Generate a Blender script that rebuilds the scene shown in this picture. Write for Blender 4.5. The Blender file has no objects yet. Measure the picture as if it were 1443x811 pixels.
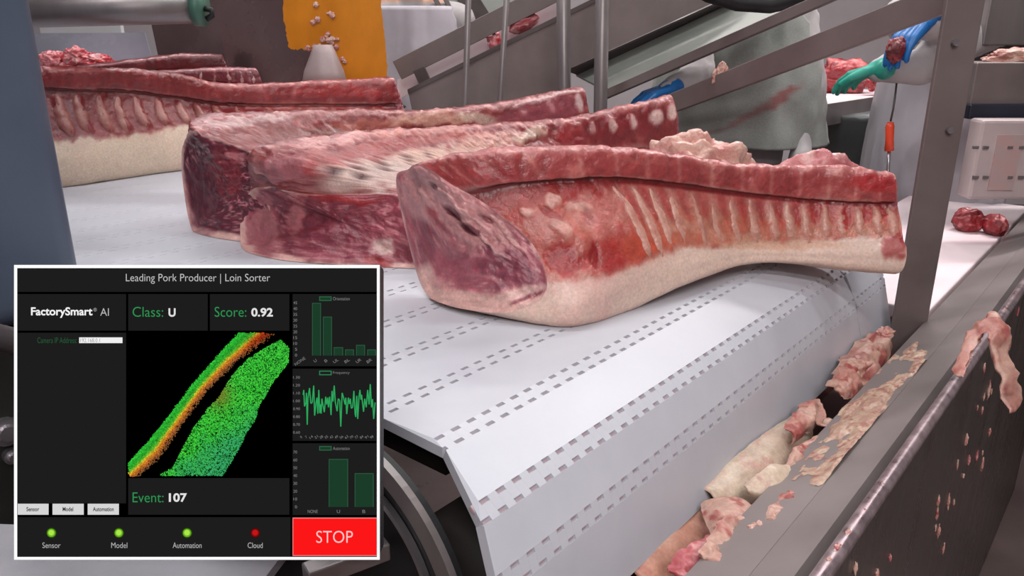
import bpy, bmesh, math, random
import numpy as np
from mathutils import Vector, Matrix, Euler

random.seed(7)
rng = np.random.default_rng(7)
scene = bpy.context.scene
COL = scene.collection

# ------------------------------------------------------------------ camera, world, lights
FPX, PITCH, CAMH = 1100.0, math.radians(18.4), 0.40
cam_data = bpy.data.cameras.new('camera')
cam_data.sensor_width = 36.0
cam_data.lens = 36.0 * FPX / 1443.0
cam_data.clip_start = 0.02
cam = bpy.data.objects.new('camera', cam_data)
cam.location = (0, 0, CAMH)
cam.rotation_euler = (math.pi / 2 - PITCH, 0, 0)
COL.objects.link(cam)
scene.camera = cam

world = bpy.data.worlds.new('world')
scene.world = world
world.use_nodes = True
world.node_tree.nodes['Background'].inputs[0].default_value = (0.75, 0.78, 0.85, 1)
world.node_tree.nodes['Background'].inputs[1].default_value = 0.15

vs = scene.view_settings
vs.view_transform = 'Standard'
vs.look = 'None'
vs.exposure = 0.0
vs.gamma = 1.0
vs.use_curve_mapping = False

FLOOR_Z, CEIL_Z = -0.95, 2.35
# ceiling luminaires: (x, y, half length along x, half width, power, colour)
LAMPS = [(0.15, 0.55, 0.75, 0.10, 6, (1.0, 0.94, 0.96)),
         (0.60, 1.75, 0.75, 0.10, 15, (0.86, 1.0, 0.97)),
         (-1.30, 1.60, 0.75, 0.10, 22, (1.0, 0.94, 0.96)),
         (0.10, 3.60, 0.75, 0.10, 26, (1.0, 0.95, 0.94)),
         (1.90, 3.00, 0.75, 0.10, 60, (1.0, 0.94, 0.95)),
         (-1.70, 3.90, 0.75, 0.10, 28, (0.97, 0.97, 1.0)),
         (0.30, -1.00, 0.75, 0.10, 46, (1.0, 0.96, 0.96)),
         (0.30, -2.30, 0.75, 0.10, 60, (1.0, 0.96, 0.96))]  # last one: unseen lamp added to brighten the camera-facing sides

# ------------------------------------------------------------------ helpers
SP, CP = math.sin(PITCH), math.cos(PITCH)
def ray(px, py):
    a = (px - 721.5) / FPX; b = -(py - 405.5) / FPX
    return np.array([a, CP + b * SP, -SP + b * CP])
def P(px, py, Y):
    r = ray(px, py)
    return np.array([0, 0, CAMH]) + r * (Y / r[1])
def PZ(px, py, z):
    r = ray(px, py)
    return np.array([0, 0, CAMH]) + r * ((z - CAMH) / r[2])
ANG = math.radians(40)
Wv = np.array([math.sin(ANG), math.cos(ANG), 0.0])     # along the belt's hinge rods
Uv = np.array([math.cos(ANG), -math.sin(ANG), 0.0])    # belt travel
Zv = np.array([0.0, 0.0, 1.0])
def UW(u, w, z):
    return Uv * u + Wv * w + Zv * z

def lin(c):
    r = []
    for v in c[:3]:
        v = v / 255.0
        r.append(v / 12.92 if v <= 0.04045 else ((v + 0.055) / 1.055) ** 2.4)
    return tuple(r)
def nlin(a):
    a = np.clip(np.asarray(a, float) / 255.0, 0, 1)
    return np.where(a <= 0.04045, a / 12.92, ((a + 0.055) / 1.055) ** 2.4)

def tag(o, label=None, cat=None, group=None, kind=None):
    if label: o['label'] = label
    if cat: o['category'] = cat
    if group: o['group'] = group
    if kind: o['kind'] = kind
    return o
def empty(name, loc=(0, 0, 0)):
    o = bpy.data.objects.new(name, None)
    o.location = loc
    o.empty_display_size = 0.05
    COL.objects.link(o)
    return o
def link(name, me, mat=None, parent=None):
    o = bpy.data.objects.new(name, me)
    COL.objects.link(o)
    if mat is not None and not me.materials: me.materials.append(mat)
    if parent is not None:
        o.parent = parent
        # parents are only translated empties or meshes at the origin
        q = Vector((0, 0, 0)); p = parent
        while p is not None:
            q += Vector(p.location); p = p.parent
        o.location = -q
    return o
def mesh(name, verts, faces, mat=None, parent=None, smooth=False):
    me = bpy.data.meshes.new(name)
    me.from_pydata([tuple(map(float, v)) for v in verts], [], [tuple(map(int, f)) for f in faces])
    me.validate()
    if smooth: me.polygons.foreach_set('use_smooth', [True] * len(me.polygons))
    me.update()
    return link(name, me, mat, parent)
def bm_mesh(name, bm, mat=None, parent=None, smooth=False):
    me = bpy.data.meshes.new(name)
    bm.normal_update()
    bm.to_mesh(me); bm.free()
    if smooth: me.polygons.foreach_set('use_smooth', [True] * len(me.polygons))
    return link(name, me, mat, parent)
def basis(x, y, z, o):
    m = Matrix.Identity(4)
    for i, v in enumerate((x, y, z)):
        for k in range(3): m[k][i] = float(v[k])
    for k in range(3): m[k][3] = float(o[k])
    return m
def nrm(v):
    v = np.asarray(v, float); return v / max(1e-9, np.linalg.norm(v))
def frame(d, up=(0, 0, 1)):
    d = nrm(d); up = np.asarray(up, float)
    if abs(np.dot(d, up)) > 0.98: up = np.array([1.0, 0, 0])
    s = nrm(np.cross(d, up)); t = np.cross(s, d)
    return d, s, t
def box_bm(bm, m, size, bev=0.0, seg=2):
    r = bmesh.ops.create_cube(bm, size=1.0)
    vs_ = r['verts']
    bmesh.ops.scale(bm, vec=size, verts=vs_)
    if bev > 0:
        es = list({e for v in vs_ for e in v.link_edges})
        rb = bmesh.ops.bevel(bm, geom=es, offset=bev, segments=seg, affect='EDGES', profile=0.5)
        vs_ = list({v for f in rb['faces'] for v in f.verts} | {v for v in vs_ if v.is_valid})
        vs_ = list({v for v0 in vs_ for f in v0.link_faces for v in f.verts})
    bmesh.ops.transform(bm, matrix=m, verts=vs_)
def bar(name, p0, p1, wid, thk, mat, parent=None, up=(0, 0, 1), bev=0.002):
    """box bar from p0 to p1; wid across (side), thk along the up-ish axis"""
    p0 = np.asarray(p0, float); p1 = np.asarray(p1, float)
    d, s, t = frame(p1 - p0, up)
    bm = bmesh.new()
    box_bm(bm, basis(d, s, t, (p0 + p1) / 2), (np.linalg.norm(p1 - p0), wid, thk), bev)
    return bm_mesh(name, bm, mat, parent)
def box(name, lo, hi, mat, parent=None, bev=0.0):
    lo = np.asarray(lo, float); hi = np.asarray(hi, float)
    bm = bmesh.new()
    box_bm(bm, Matrix.Translation(Vector((lo + hi) / 2)), tuple(hi - lo), bev)
    return bm_mesh(name, bm, mat, parent)
def tube_geo(pts, rad, n=12, caps=True):
    pts = [np.asarray(p, float) for p in pts]
    if not hasattr(rad, '__len__'): rad = [rad] * len(pts)
    V, Fc = [], []
    ref = None
    for i, p in enumerate(pts):
        d = nrm(pts[min(i + 1, len(pts) - 1)] - pts[max(i - 1, 0)])
        if ref is None:
            _, s, t = frame(d)
        else:
            s = nrm(ref - d * np.dot(ref, d)); t = np.cross(s, d)
        ref = s
        for k in range(n):
            a = 2 * math.pi * k / n
            V.append(p + rad[i] * (math.cos(a) * s + math.sin(a) * t))
    for i in range(len(pts) - 1):
        for k in range(n):
            a, b = i * n + k, i * n + (k + 1) % n
            Fc.append((a, b, b + n, a + n))
    if caps:
        Fc.append(tuple(range(n - 1, -1, -1)))
        Fc.append(tuple((len(pts) - 1) * n + k for k in range(n)))
    return V, Fc
def tube(name, pts, rad, mat, parent=None, n=14):
    V, Fc = tube_geo(pts, rad, n)
    return mesh(name, V, Fc, mat, parent, smooth=True)
def prism(name, poly, ext, mat, parent=None):
    """polygon (list of 3d points) extruded by vector ext"""
    poly = [np.asarray(p, float) for p in poly]; n = len(poly); ext = np.asarray(ext, float)
    V = poly + [p + ext for p in poly]
    nn = np.zeros(3)
    for i in range(n): nn += np.cross(poly[i], poly[(i + 1) % n])
    F = [tuple(range(n)), tuple(range(2 * n - 1, n - 1, -1))] + [(i, i + n, (i + 1) % n + n, (i + 1) % n) for i in range(n)]
    F = [(f[::-1] if np.dot(nn, ext) > 0 else f) for f in F]
    return mesh(name, V, F, mat, parent)

# ---- vectorised value noise
def _hash(ix, iy, iz, seed):
    h = (ix * 374761393 + iy * 668265263 + iz * 2147483647 + seed * 1274126177) & 0xFFFFFFFF
    h = ((h ^ (h >> 13)) * 1274126177) & 0xFFFFFFFF
    h = ((h ^ (h >> 16)) * 2246822519) & 0xFFFFFFFF
    return ((h ^ (h >> 15)) & 0xFFFF) / 65535.0
def vnoise(p, seed=0):
    p = np.asarray(p, float)
    i = np.floor(p).astype(np.int64); f = p - i; f = f * f * (3 - 2 * f)
    r = 0
    for dx in (0, 1):
        for dy in (0, 1):
            for dz in (0, 1):
                w = (f[..., 0] if dx else 1 - f[..., 0]) * (f[..., 1] if dy else 1 - f[..., 1]) * (f[..., 2] if dz else 1 - f[..., 2])
                r = r + w * _hash(i[..., 0] + dx, i[..., 1] + dy, i[..., 2] + dz, seed)
    return r * 2 - 1
def fbm(p, seed=0, oct=4, lac=2.1, gain=0.5):
    p = np.asarray(p, float); a = 1.0; s = 0; tot = 0
    for k in range(oct):
        s = s + a * vnoise(p, seed + 17 * k); tot += a; a *= gain; p = p * lac + 3.7
    return s / tot
def sstep(a, b, x):
    t = np.clip((x - a) / (b - a), 0, 1); return t * t * (3 - 2 * t)
def mixc(a, b, k):
    return a * (1 - k[..., None]) + b * k[..., None]
def C(*c): return np.array(c, float)
def proj(p):
    p = np.asarray(p) - np.array([0, 0, CAMH]); f = p[..., 1] * CP - p[..., 2] * SP
    return 721.5 + FPX * p[..., 0] / f, 405.5 - FPX * (p[..., 1] * SP + p[..., 2] * CP) / f
def dab(col, disp, X, dabs, seed):
    """patches of fat, bone and muscle colour, plus painted ridge highlights, laid on the meat surface: (x, y, rx, ry, degrees, colour, strength, relief, wobble)"""
    x, y = proj(X)
    nx, ny = fbm(X * 55, seed + 61), fbm(X * 55, seed + 62)
    for d in dabs:
        cx, cy, rx, ry, ang, c, k = d[:7]; rel = d[7] if len(d) > 7 else 0.0; wob = d[8] if len(d) > 8 else 0.7
        m_ = min(rx, ry)
        dx = x - cx + nx * m_ * wob; dy = y - cy + ny * m_ * wob
        a = math.radians(ang); u_ = (dx * math.cos(a) + dy * math.sin(a)) / rx; v_ = (-dx * math.sin(a) + dy * math.cos(a)) / ry
        w = k * (1 - sstep(0.6, 1.15, np.sqrt(u_ * u_ + v_ * v_)))
        col = mixc(col, np.broadcast_to(C(*c), col.shape), w); disp = disp + rel * w
    return col, disp

# ------------------------------------------------------------------ materials
def nodes(name):
    m = bpy.data.materials.new(name); m.use_nodes = True
    nt = m.node_tree; b = nt.nodes['Principled BSDF']
    return m, nt, b
def set_in(b, **kw):
    for k, v in kw.items():
        k = k.replace('_', ' ')
        if k in b.inputs: b.inputs[k].default_value = v
def ramp(nt, fac, stops):
    r = nt.nodes.new('ShaderNodeValToRGB')
    el = r.color_ramp.elements
    el[0].position, el[0].color = stops[0][0], (*stops[0][1], 1)
    el[1].position, el[1].color = stops[-1][0], (*stops[-1][1], 1)
    for p, c in stops[1:-1]:
        e = el.new(p); e.color = (*c, 1)
    nt.links.new(fac, r.inputs[0])
    return r
def noise_node(nt, scale, detail=4, rough=0.55, stretch=None):
    tc = nt.nodes.new('ShaderNodeTexCoord')
    mp = nt.nodes.new('ShaderNodeMapping')
    if stretch: mp.inputs['Scale'].default_value = stretch
    nt.links.new(tc.outputs['Object'], mp.inputs[0])
    n = nt.nodes.new('ShaderNodeTexNoise')
    n.inputs['Scale'].default_value = scale
    n.inputs['Detail'].default_value = detail
    n.inputs['Roughness'].default_value = rough
    nt.links.new(mp.outputs[0], n.inputs['Vector'])
    return n
def surf(name, c1, c2, metallic=0.0, rough=0.5, scale=6, stretch=None, bump=0.0, bscale=60, rvar=0.12, spec=0.5):
    m, nt, b = nodes(name)
    n = noise_node(nt, scale, 5, 0.6, stretch)
    r = ramp(nt, n.outputs['Fac'], [(0.3, lin(c1)), (0.7, lin(c2))])
    nt.links.new(r.outputs[0], b.inputs['Base Color'])
    mr = nt.nodes.new('ShaderNodeMapRange')
    mr.inputs['From Min'].default_value = 0.25; mr.inputs['From Max'].default_value = 0.75
    mr.inputs['To Min'].default_value = max(0.02, rough - rvar); mr.inputs['To Max'].default_value = min(1, rough + rvar)
    nt.links.new(n.outputs['Fac'], mr.inputs[0]); nt.links.new(mr.outputs[0], b.inputs['Roughness'])
    set_in(b, Metallic=metallic)
    if 'Specular IOR Level' in b.inputs: b.inputs['Specular IOR Level'].default_value = spec
    if bump > 0:
        n2 = noise_node(nt, bscale, 3, 0.5, stretch)
        bp = nt.nodes.new('ShaderNodeBump'); bp.inputs['Strength'].default_value = bump
        bp.inputs['Distance'].default_value = 0.004
        nt.links.new(n2.outputs['Fac'], bp.inputs['Height']); nt.links.new(bp.outputs[0], b.inputs['Normal'])
    return m
def attr_mat(name, rough=0.35, bump=0.35, bscale=160, sss=0.12, spec=0.5, coat=0.0):
    m, nt, b = nodes(name)
    a = nt.nodes.new('ShaderNodeAttribute'); a.attribute_name = 'Col'
    n = noise_node(nt, 220, 3, 0.6)
    mx = nt.nodes.new('ShaderNodeMix'); mx.data_type = 'RGBA'; mx.blend_type = 'MULTIPLY'
    r = ramp(nt, n.outputs['Fac'], [(0.3, (0.82, 0.80, 0.80)), (0.7, (1.05, 1.05, 1.05))])
    mx.inputs[0].default_value = 1.0
    nt.links.new(a.outputs['Color'], mx.inputs[6]); nt.links.new(r.outputs[0], mx.inputs[7])
    nt.links.new(mx.outputs[2], b.inputs['Base Color'])
    n2 = noise_node(nt, bscale, 4, 0.6)
    bp = nt.nodes.new('ShaderNodeBump'); bp.inputs['Strength'].default_value = bump; bp.inputs['Distance'].default_value = 0.003
    nt.links.new(n2.outputs['Fac'], bp.inputs['Height']); nt.links.new(bp.outputs[0], b.inputs['Normal'])
    n3 = noise_node(nt, 35, 3, 0.6)
    mr = nt.nodes.new('ShaderNodeMapRange')
    mr.inputs['From Min'].default_value = 0.3; mr.inputs['From Max'].default_value = 0.7
    mr.inputs['To Min'].default_value = rough - 0.1; mr.inputs['To Max'].default_value = rough + 0.15
    nt.links.new(n3.outputs['Fac'], mr.inputs[0]); nt.links.new(mr.outputs[0], b.inputs['Roughness'])
    b.inputs['Specular IOR Level'].default_value = spec
    b.inputs['Subsurface Weight'].default_value = sss
    b.inputs['Coat Weight'].default_value = coat; b.inputs['Coat Roughness'].default_value = 0.18
    nt.links.new(bp.outputs[0], b.inputs['Coat Normal'])
    b.inputs['Subsurface Radius'].default_value = (1.0, 0.35, 0.2)
    b.inputs['Subsurface Scale'].default_value = 0.008
    return m
def emit(name, c, k=1.0):
    m = bpy.data.materials.new(name); m.use_nodes = True
    nt = m.node_tree; nt.nodes.remove(nt.nodes['Principled BSDF'])
    e = nt.nodes.new('ShaderNodeEmission'); e.inputs[0].default_value = (*lin(c), 1); e.inputs[1].default_value = k
    nt.links.new(e.outputs[0], nt.nodes['Material Output'].inputs[0])
    return m

M = {}
M['meat'] = attr_mat('meat', rough=0.40, bump=0.6, sss=0.10, coat=0.35)
M['fat'] = attr_mat('fat', rough=0.42, bump=0.2, sss=0.2)
M['bone'] = attr_mat('bone', rough=0.36, bump=0.5, sss=0.08, coat=0.35)
M['belt'] = surf('belt_plastic', (188, 189, 197), (197, 198, 205), rough=0.40, scale=9, rvar=0.07)
M['rod'] = surf('slot_strip_plastic', (168, 146, 150), (182, 160, 164), rough=0.6)
M['steel'] = surf('steel', (124, 116, 116), (146, 138, 137), metallic=0.6, rough=0.42, scale=8, stretch=(1, 1, 0.25), bump=0.08)
M['steel_dark'] = surf('steel_dark', (78, 70, 69), (104, 95, 94), metallic=0.5, rough=0.42, scale=5, bump=0.08)
M['steel_brown'] = surf('steel_brown', (112, 100, 98), (136, 124, 121), metallic=0.35, rough=0.5, scale=4, bump=0.05)
M['steel_bright'] = surf('steel_bright', (168, 164, 168), (190, 186, 190), metallic=0.9, rough=0.3, scale=9)
M['housing'] = surf('housing_blue_grey', (80, 92, 110), (92, 104, 122), metallic=0.2, rough=0.4, scale=3)
M['black'] = surf('black_void', (14, 12, 12), (30, 26, 25), rough=0.7)
M['rubber'] = surf('black_rubber', (18, 18, 20), (30, 30, 33), rough=0.55)
M['cavity'] = surf('shaded_cavity_steel', (26, 20, 18), (46, 38, 34), rough=0.6, scale=14)  # near-black tone stands in for shade in the belt cavity
M['wall'] = surf('wall_panel', (178, 170, 172), (190, 184, 186), rough=0.6, scale=2)
M['ceil'] = surf('ceiling_panel', (205, 203, 204), (215, 213, 214), rough=0.7, scale=2)
M['floor'] = surf('wet_floor', (98, 84, 82), (124, 108, 105), rough=0.35, scale=3)
M['coat'] = surf('white_coat', (168, 162, 162), (186, 180, 180), rough=0.85, scale=7, bump=0.3, bscale=14, spec=0.2)
M['apron_grey'] = surf('grey_green_apron', (136, 139, 134), (158, 160, 155), rough=0.5, scale=4, bump=0.15, bscale=10)
M['apron_white'] = surf('white_apron', (178, 172, 178), (198, 192, 198), rough=0.45, scale=4, bump=0.15, bscale=10)
M['trouser'] = surf('white_trousers', (176, 172, 174), (192, 188, 190), rough=0.85, scale=6)
M['boot'] = surf('white_boot', (206, 206, 206), (220, 220, 220), rough=0.4)
M['skin'] = surf('skin', (196, 150, 130), (210, 165, 145), rough=0.5)
M['net'] = surf('hair_net', (200, 205, 215), (215, 220, 228), rough=0.8, scale=40)
M['glove_blue'] = surf('blue_glove', (22, 92, 158), (38, 112, 180), rough=0.35, scale=20)
M['glove_teal'] = surf('teal_glove', (38, 150, 130), (62, 178, 156), rough=0.4, scale=30)
M['orange'] = surf('orange_plastic', (226, 70, 42), (240, 88, 55), rough=0.35, scale=10)
M['white_board'] = surf('white_board', (236, 214, 218), (246, 228, 231), rough=0.45, scale=5)
M['trouser_dark'] = surf('dark_trousers', (52, 48, 48), (66, 62, 62), rough=0.8)
M['blue_dark'] = surf('dark_blue_strip', (24, 26, 40), (36, 38, 54), rough=0.5)

# ------------------------------------------------------------------ the room
def struct(o): o['kind'] = 'structure'; return o
X0, X1, Y0, Y1 = -4.2, 4.4, -3.2, 6.2
struct(box('floor', (X0, Y0, FLOOR_Z - 0.1), (X1, Y1, FLOOR_Z), M['floor']))
struct(box('ceiling', (X0, Y0, CEIL_Z), (X1, Y1, CEIL_Z + 0.1), M['ceil']))
struct(box('wall_back', (X0, Y1, FLOOR_Z - 0.1), (X1, Y1 + 0.1, CEIL_Z + 0.1), M['wall']))
struct(box('wall_front', (X0, Y0 - 0.1, FLOOR_Z - 0.1), (X1, Y0, CEIL_Z + 0.1), M['wall']))
struct(box('wall_left', (X0 - 0.1, Y0 - 0.1, FLOOR_Z - 0.1), (X0, Y1 + 0.1, CEIL_Z + 0.1), M['wall']))
struct(box('wall_right', (X1, Y0 - 0.1, FLOOR_Z - 0.1), (X1 + 0.1, Y1 + 0.1, CEIL_Z + 0.1), M['wall']))
M['lamp'] = emit('lamp_diffuser', (250, 248, 250), 3.0)
M['lamp_body'] = surf('lamp_body', (214, 214, 214), (224, 224, 224), rough=0.5)
LNAMES = ['above the conveyor end', 'above the four pork loins', 'above the blue-grey machine housing', 'behind the orange curtain',
          'above the packing tables', 'in the far left corner', 'just behind the viewer', 'added farthest behind the viewer as frontal fill']
for (x, y, hx, hw, pw, c), nm in zip(LAMPS, LNAMES):
    t = empty('ceiling_light', (x, y, CEIL_Z))
    tag(t, 'long white ceiling light ' + nm, 'ceiling light', 'ceiling lights')
    box('lamp_housing', (x - hx, y - hw, CEIL_Z - 0.06), (x + hx, y + hw, CEIL_Z), M['lamp_body'], t, 0.006)
    box('diffuser', (x - hx + 0.02, y - hw + 0.015, CEIL_Z - 0.085), (x + hx - 0.02, y + hw - 0.015, CEIL_Z - 0.0605), M['lamp'], t, 0.006)
    ld = bpy.data.lights.new('lamp_light', 'AREA'); ld.shape = 'RECTANGLE'
    ld.size = 2 * hx; ld.size_y = 2 * hw; ld.energy = pw; ld.color = c
    lo = bpy.data.objects.new('lamp_light', ld); COL.objects.link(lo)
    lo.parent = t; lo.location = (0, 0, -0.1)

# ------------------------------------------------------------------ belt conveyor
conv = empty('belt_conveyor', tuple(UW(-1.5, 1.05, FLOOR_Z)))
tag(conv, 'white modular plastic belt conveyor carrying the pork loins', 'conveyor')
FP = 0.024           # finger period
W0, WS, W1 = 0.49, 1.466, 1.65
TH_B = 0.012
# hinge line profile (u, z, left end w) from the wrapped end backwards
HL = [(-0.44, -0.245, 0.44), (-0.366, -0.181, 0.445), (-0.391, -0.088, 0.447), (-0.4255, -0.031, 0.456), (-0.507, 0.0, 0.488)]
u = -0.507
while u > -3.5:
    u -= 0.1; HL.append((u, 0.0, 0.49))
def module_geo(a, b, wl_a, wl_b, wr, phase, gap=0.0052):
    """slab between hinge a (near) and b (far), interleaving fingers on both long edges; local frame origin b"""
    L = math.hypot(a[0] - b[0], a[1] - b[1])
    ov = 0.011
    def edge(wl, sgn, ph):
        pts = []; k = math.floor((wl - ph) / FP)
        w = wl; out = []
        x = k * FP + ph
        segs = []
        while x < wr:
            segs.append((x, x + FP / 2, 1)); segs.append((x + FP / 2, x + FP, 0)); x += FP
        for s0, s1, hi in segs:
            s0, s1 = max(s0, wl), min(s1, wr)
            if s1 - s0 < 1e-4: continue
            e = 0.00004
            if hi: out += [(s0 + e, ov - gap), (s1 - e, ov - gap)]
            else:  out += [(s0 - e, -ov), (s1 + e, -ov)]
        out[0] = (wl, out[0][1]); out[-1] = (wr, out[-1][1])
        return out
    ea = edge(wl_a, 1, phase); eb = edge(wl_b, -1, phase + FP / 2)
    poly = [(x, L + d) for x, d in ea] + [(x, -d) for x, d in reversed(eb)]
    return poly, L
def tangent(i):
    p_, n_ = HL[min(i + 1, len(HL) - 1)], HL[max(i - 1, 0)]
    if i <= 1: p_, n_ = HL[2], HL[1]
    t_ = np.array([n_[0] - p_[0], n_[1] - p_[1]]); return t_ / np.linalg.norm(t_)
def make_module(name, i, wl, wr):
    a, b = HL[i], HL[i + 1]
    wa = a[2] if wl is None else wl
    wb = b[2] if wl is None else wl
    poly, L = module_geo(a, b, wa, wb, wr, 0.0, 0.0052 if i < 8 else 0.0035 if i < 10 else 0.0012)
    if i == 1: poly = [(wa, L), (wr, L)] + [p_ for p_ in poly if p_[1] < L / 2]
    if i == 0: poly = [(wa, L), (wr, L), (wr, 0), (wb, 0)]
    d = (Uv * (a[0] - b[0]) + Zv * (a[1] - b[1])) / L
    n = np.cross(d, Wv); n = -n if (n[2] < 0 if i > 0 else n @ Uv < 0) else n
    ta, tb_ = tangent(i), tangent(i + 1)
    A3, B3_ = Uv * ta[0] + Zv * ta[1], Uv * tb_[0] + Zv * tb_[1]
    def pos(x, y):
        if i >= 1 and y > L / 2: return UW(a[0], x, a[1]) + A3 * (y - L)
        if i >= 1: return UW(b[0], x, b[1]) + B3_ * y
        return UW(b[0], x, b[1]) + d * y
    np_ = len(poly)
    V = [pos(x, y) for x, y in poly]; V = V + [v - n * TH_B for v in V]
    F = [tuple(range(np_)), tuple(range(2 * np_ - 1, np_ - 1, -1))] + [(k, k + np_, (k + 1) % np_ + np_, (k + 1) % np_) for k in range(np_)]
    me = bpy.data.meshes.new(name)
    bm = bmesh.new()
    bv = [bm.verts.new(v) for v in V]
    for f in F: bm.faces.new([bv[k] for k in f])
    bmesh.ops.recalc_face_normals(bm, faces=bm.faces)
    bmesh.ops.triangulate(bm, faces=[f for f in bm.faces if len(f.verts) > 4])
    bm.to_mesh(me); bm.free()
    return me
flat_cache = {}
for i in range(len(HL) - 1):
    for part, (wl, wr) in enumerate(((None, WS - 0.0025), (WS + 0.0025, W1))):
        flat = i >= 5; key = (part, i >= 8, i >= 10)
        if flat and key in flat_cache:
            me, u0 = flat_cache[key]
            o = link('belt_module', me, M['belt'], conv)
            o.location = Vector(o.location) + Vector(Uv * (HL[i][0] - u0))
        else:
            me = make_module('belt_module', i, wl, wr)
            o = link('belt_module', me, M['belt'], conv)
            if flat: flat_cache[key] = (me, HL[i][0])
for i in range(2, len(HL) - 1):
    a = HL[i]
    p_, n_ = HL[i + 1], HL[i - 1]
    tz = np.array([n_[0] - p_[0], 0, n_[1] - p_[1]]); tz = tz / np.linalg.norm(tz); nz_ = Uv * -tz[2] + Zv * tz[0]
    bar('hinge_slot_strip', UW(a[0], a[2] + 0.004, a[1]) - nz_ * 0.0065, UW(a[0], W1 - 0.004, a[1]) - nz_ * 0.0065, 0.024, 0.005, M['rod'], conv, up=nz_, bev=0.001)  # flat strip set just under the slots, shaped to keep them pale
# support bed, end roller, side frames, legs
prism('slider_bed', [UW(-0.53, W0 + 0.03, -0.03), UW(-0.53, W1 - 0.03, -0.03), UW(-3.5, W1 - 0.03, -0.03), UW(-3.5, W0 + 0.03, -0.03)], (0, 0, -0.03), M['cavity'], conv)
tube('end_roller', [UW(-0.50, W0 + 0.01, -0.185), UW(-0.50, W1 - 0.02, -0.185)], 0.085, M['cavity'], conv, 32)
# near side guard with a rounded steel rim
gc, GR = (-0.60, -0.17), 0.182
def garc(r, w, a0, a1, n):
    return [UW(gc[0] + r * math.cos(t), w, gc[1] + r * math.sin(t)) for t in np.linspace(a0, a1, n)]
for nm, r0, r1, wA, wB, mt in (('guard_rim', GR - 0.021, GR, 0.430, 0.438, 'steel'), ('guard_lip', GR - 0.050, GR - 0.044, 0.432, 0.439, 'steel_bright')):
    A = garc(r1, wA, -1.3, 1.57, 40); B = garc(r0, wA, -1.3, 1.57, 40)
    A2 = garc(r1, wB, -1.3, 1.57, 40); B2 = garc(r0, wB, -1.3, 1.57, 40)
    V = A + B + A2 + B2; F = []
    for k in range(39):
        F += [(k, k + 1, 41 + k, 40 + k), (80 + k, 120 + k, 121 + k, 81 + k), (k, 80 + k, 81 + k, k + 1), (40 + k, 41 + k, 121 + k, 120 + k)]
    F += [(0, 40, 120, 80), (39, 119, 159, 79)]
    mesh(nm, V, F, M[mt], conv, False)
prism('guard_plate', garc(GR - 0.01, 0.44, -1.5, 1.57, 40) + [UW(-1.14, 0.44, -0.02), UW(-1.14, 0.44, -0.36)], Wv * 0.012, M['rubber'], conv)
prism('side_frame', [UW(-0.66, W1 + 0.005, -0.03), UW(-3.45, W1 + 0.005, -0.03), UW(-3.45, W1 + 0.005, -0.32), UW(-0.66, W1 + 0.005, -0.32)], Wv * 0.02, M['steel'], conv)
for uu in (-0.85, -3.2):
    for ww in (0.47, 1.685):
        bar('leg', UW(uu, ww, FLOOR_Z), UW(uu, ww, -0.28), 0.05, 0.05, M['steel_dark'], conv)

# ------------------------------------------------------------------ pork loins
def catmull(Pm, x, closed=False):
    """Pm (n,3...) control array, x sample positions in [0,n-1] (or [0,n) when closed)"""
    n = len(Pm); i = np.floor(x).astype(int); f = x - i
    if closed:
        g = lambda k: Pm[k % n]
    else:
        i = np.minimum(i, n - 2); f = x - i
        g = lambda k: Pm[np.clip(k, 0, n - 1)]
    p0, p1, p2, p3 = g(i - 1), g(i), g(i + 1), g(i + 2)
    f = f.reshape(f.shape + (1,) * (Pm.ndim - 1))
    t = 0.5
    m1 = t * (p2 - p0); m2 = t * (p3 - p1)
    f2, f3 = f * f, f * f * f
    return (2 * f3 - 3 * f2 + 1) * p1 + (f3 - 2 * f2 + f) * m1 + (-2 * f3 + 3 * f2) * p2 + (f3 - f2) * m2

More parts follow.
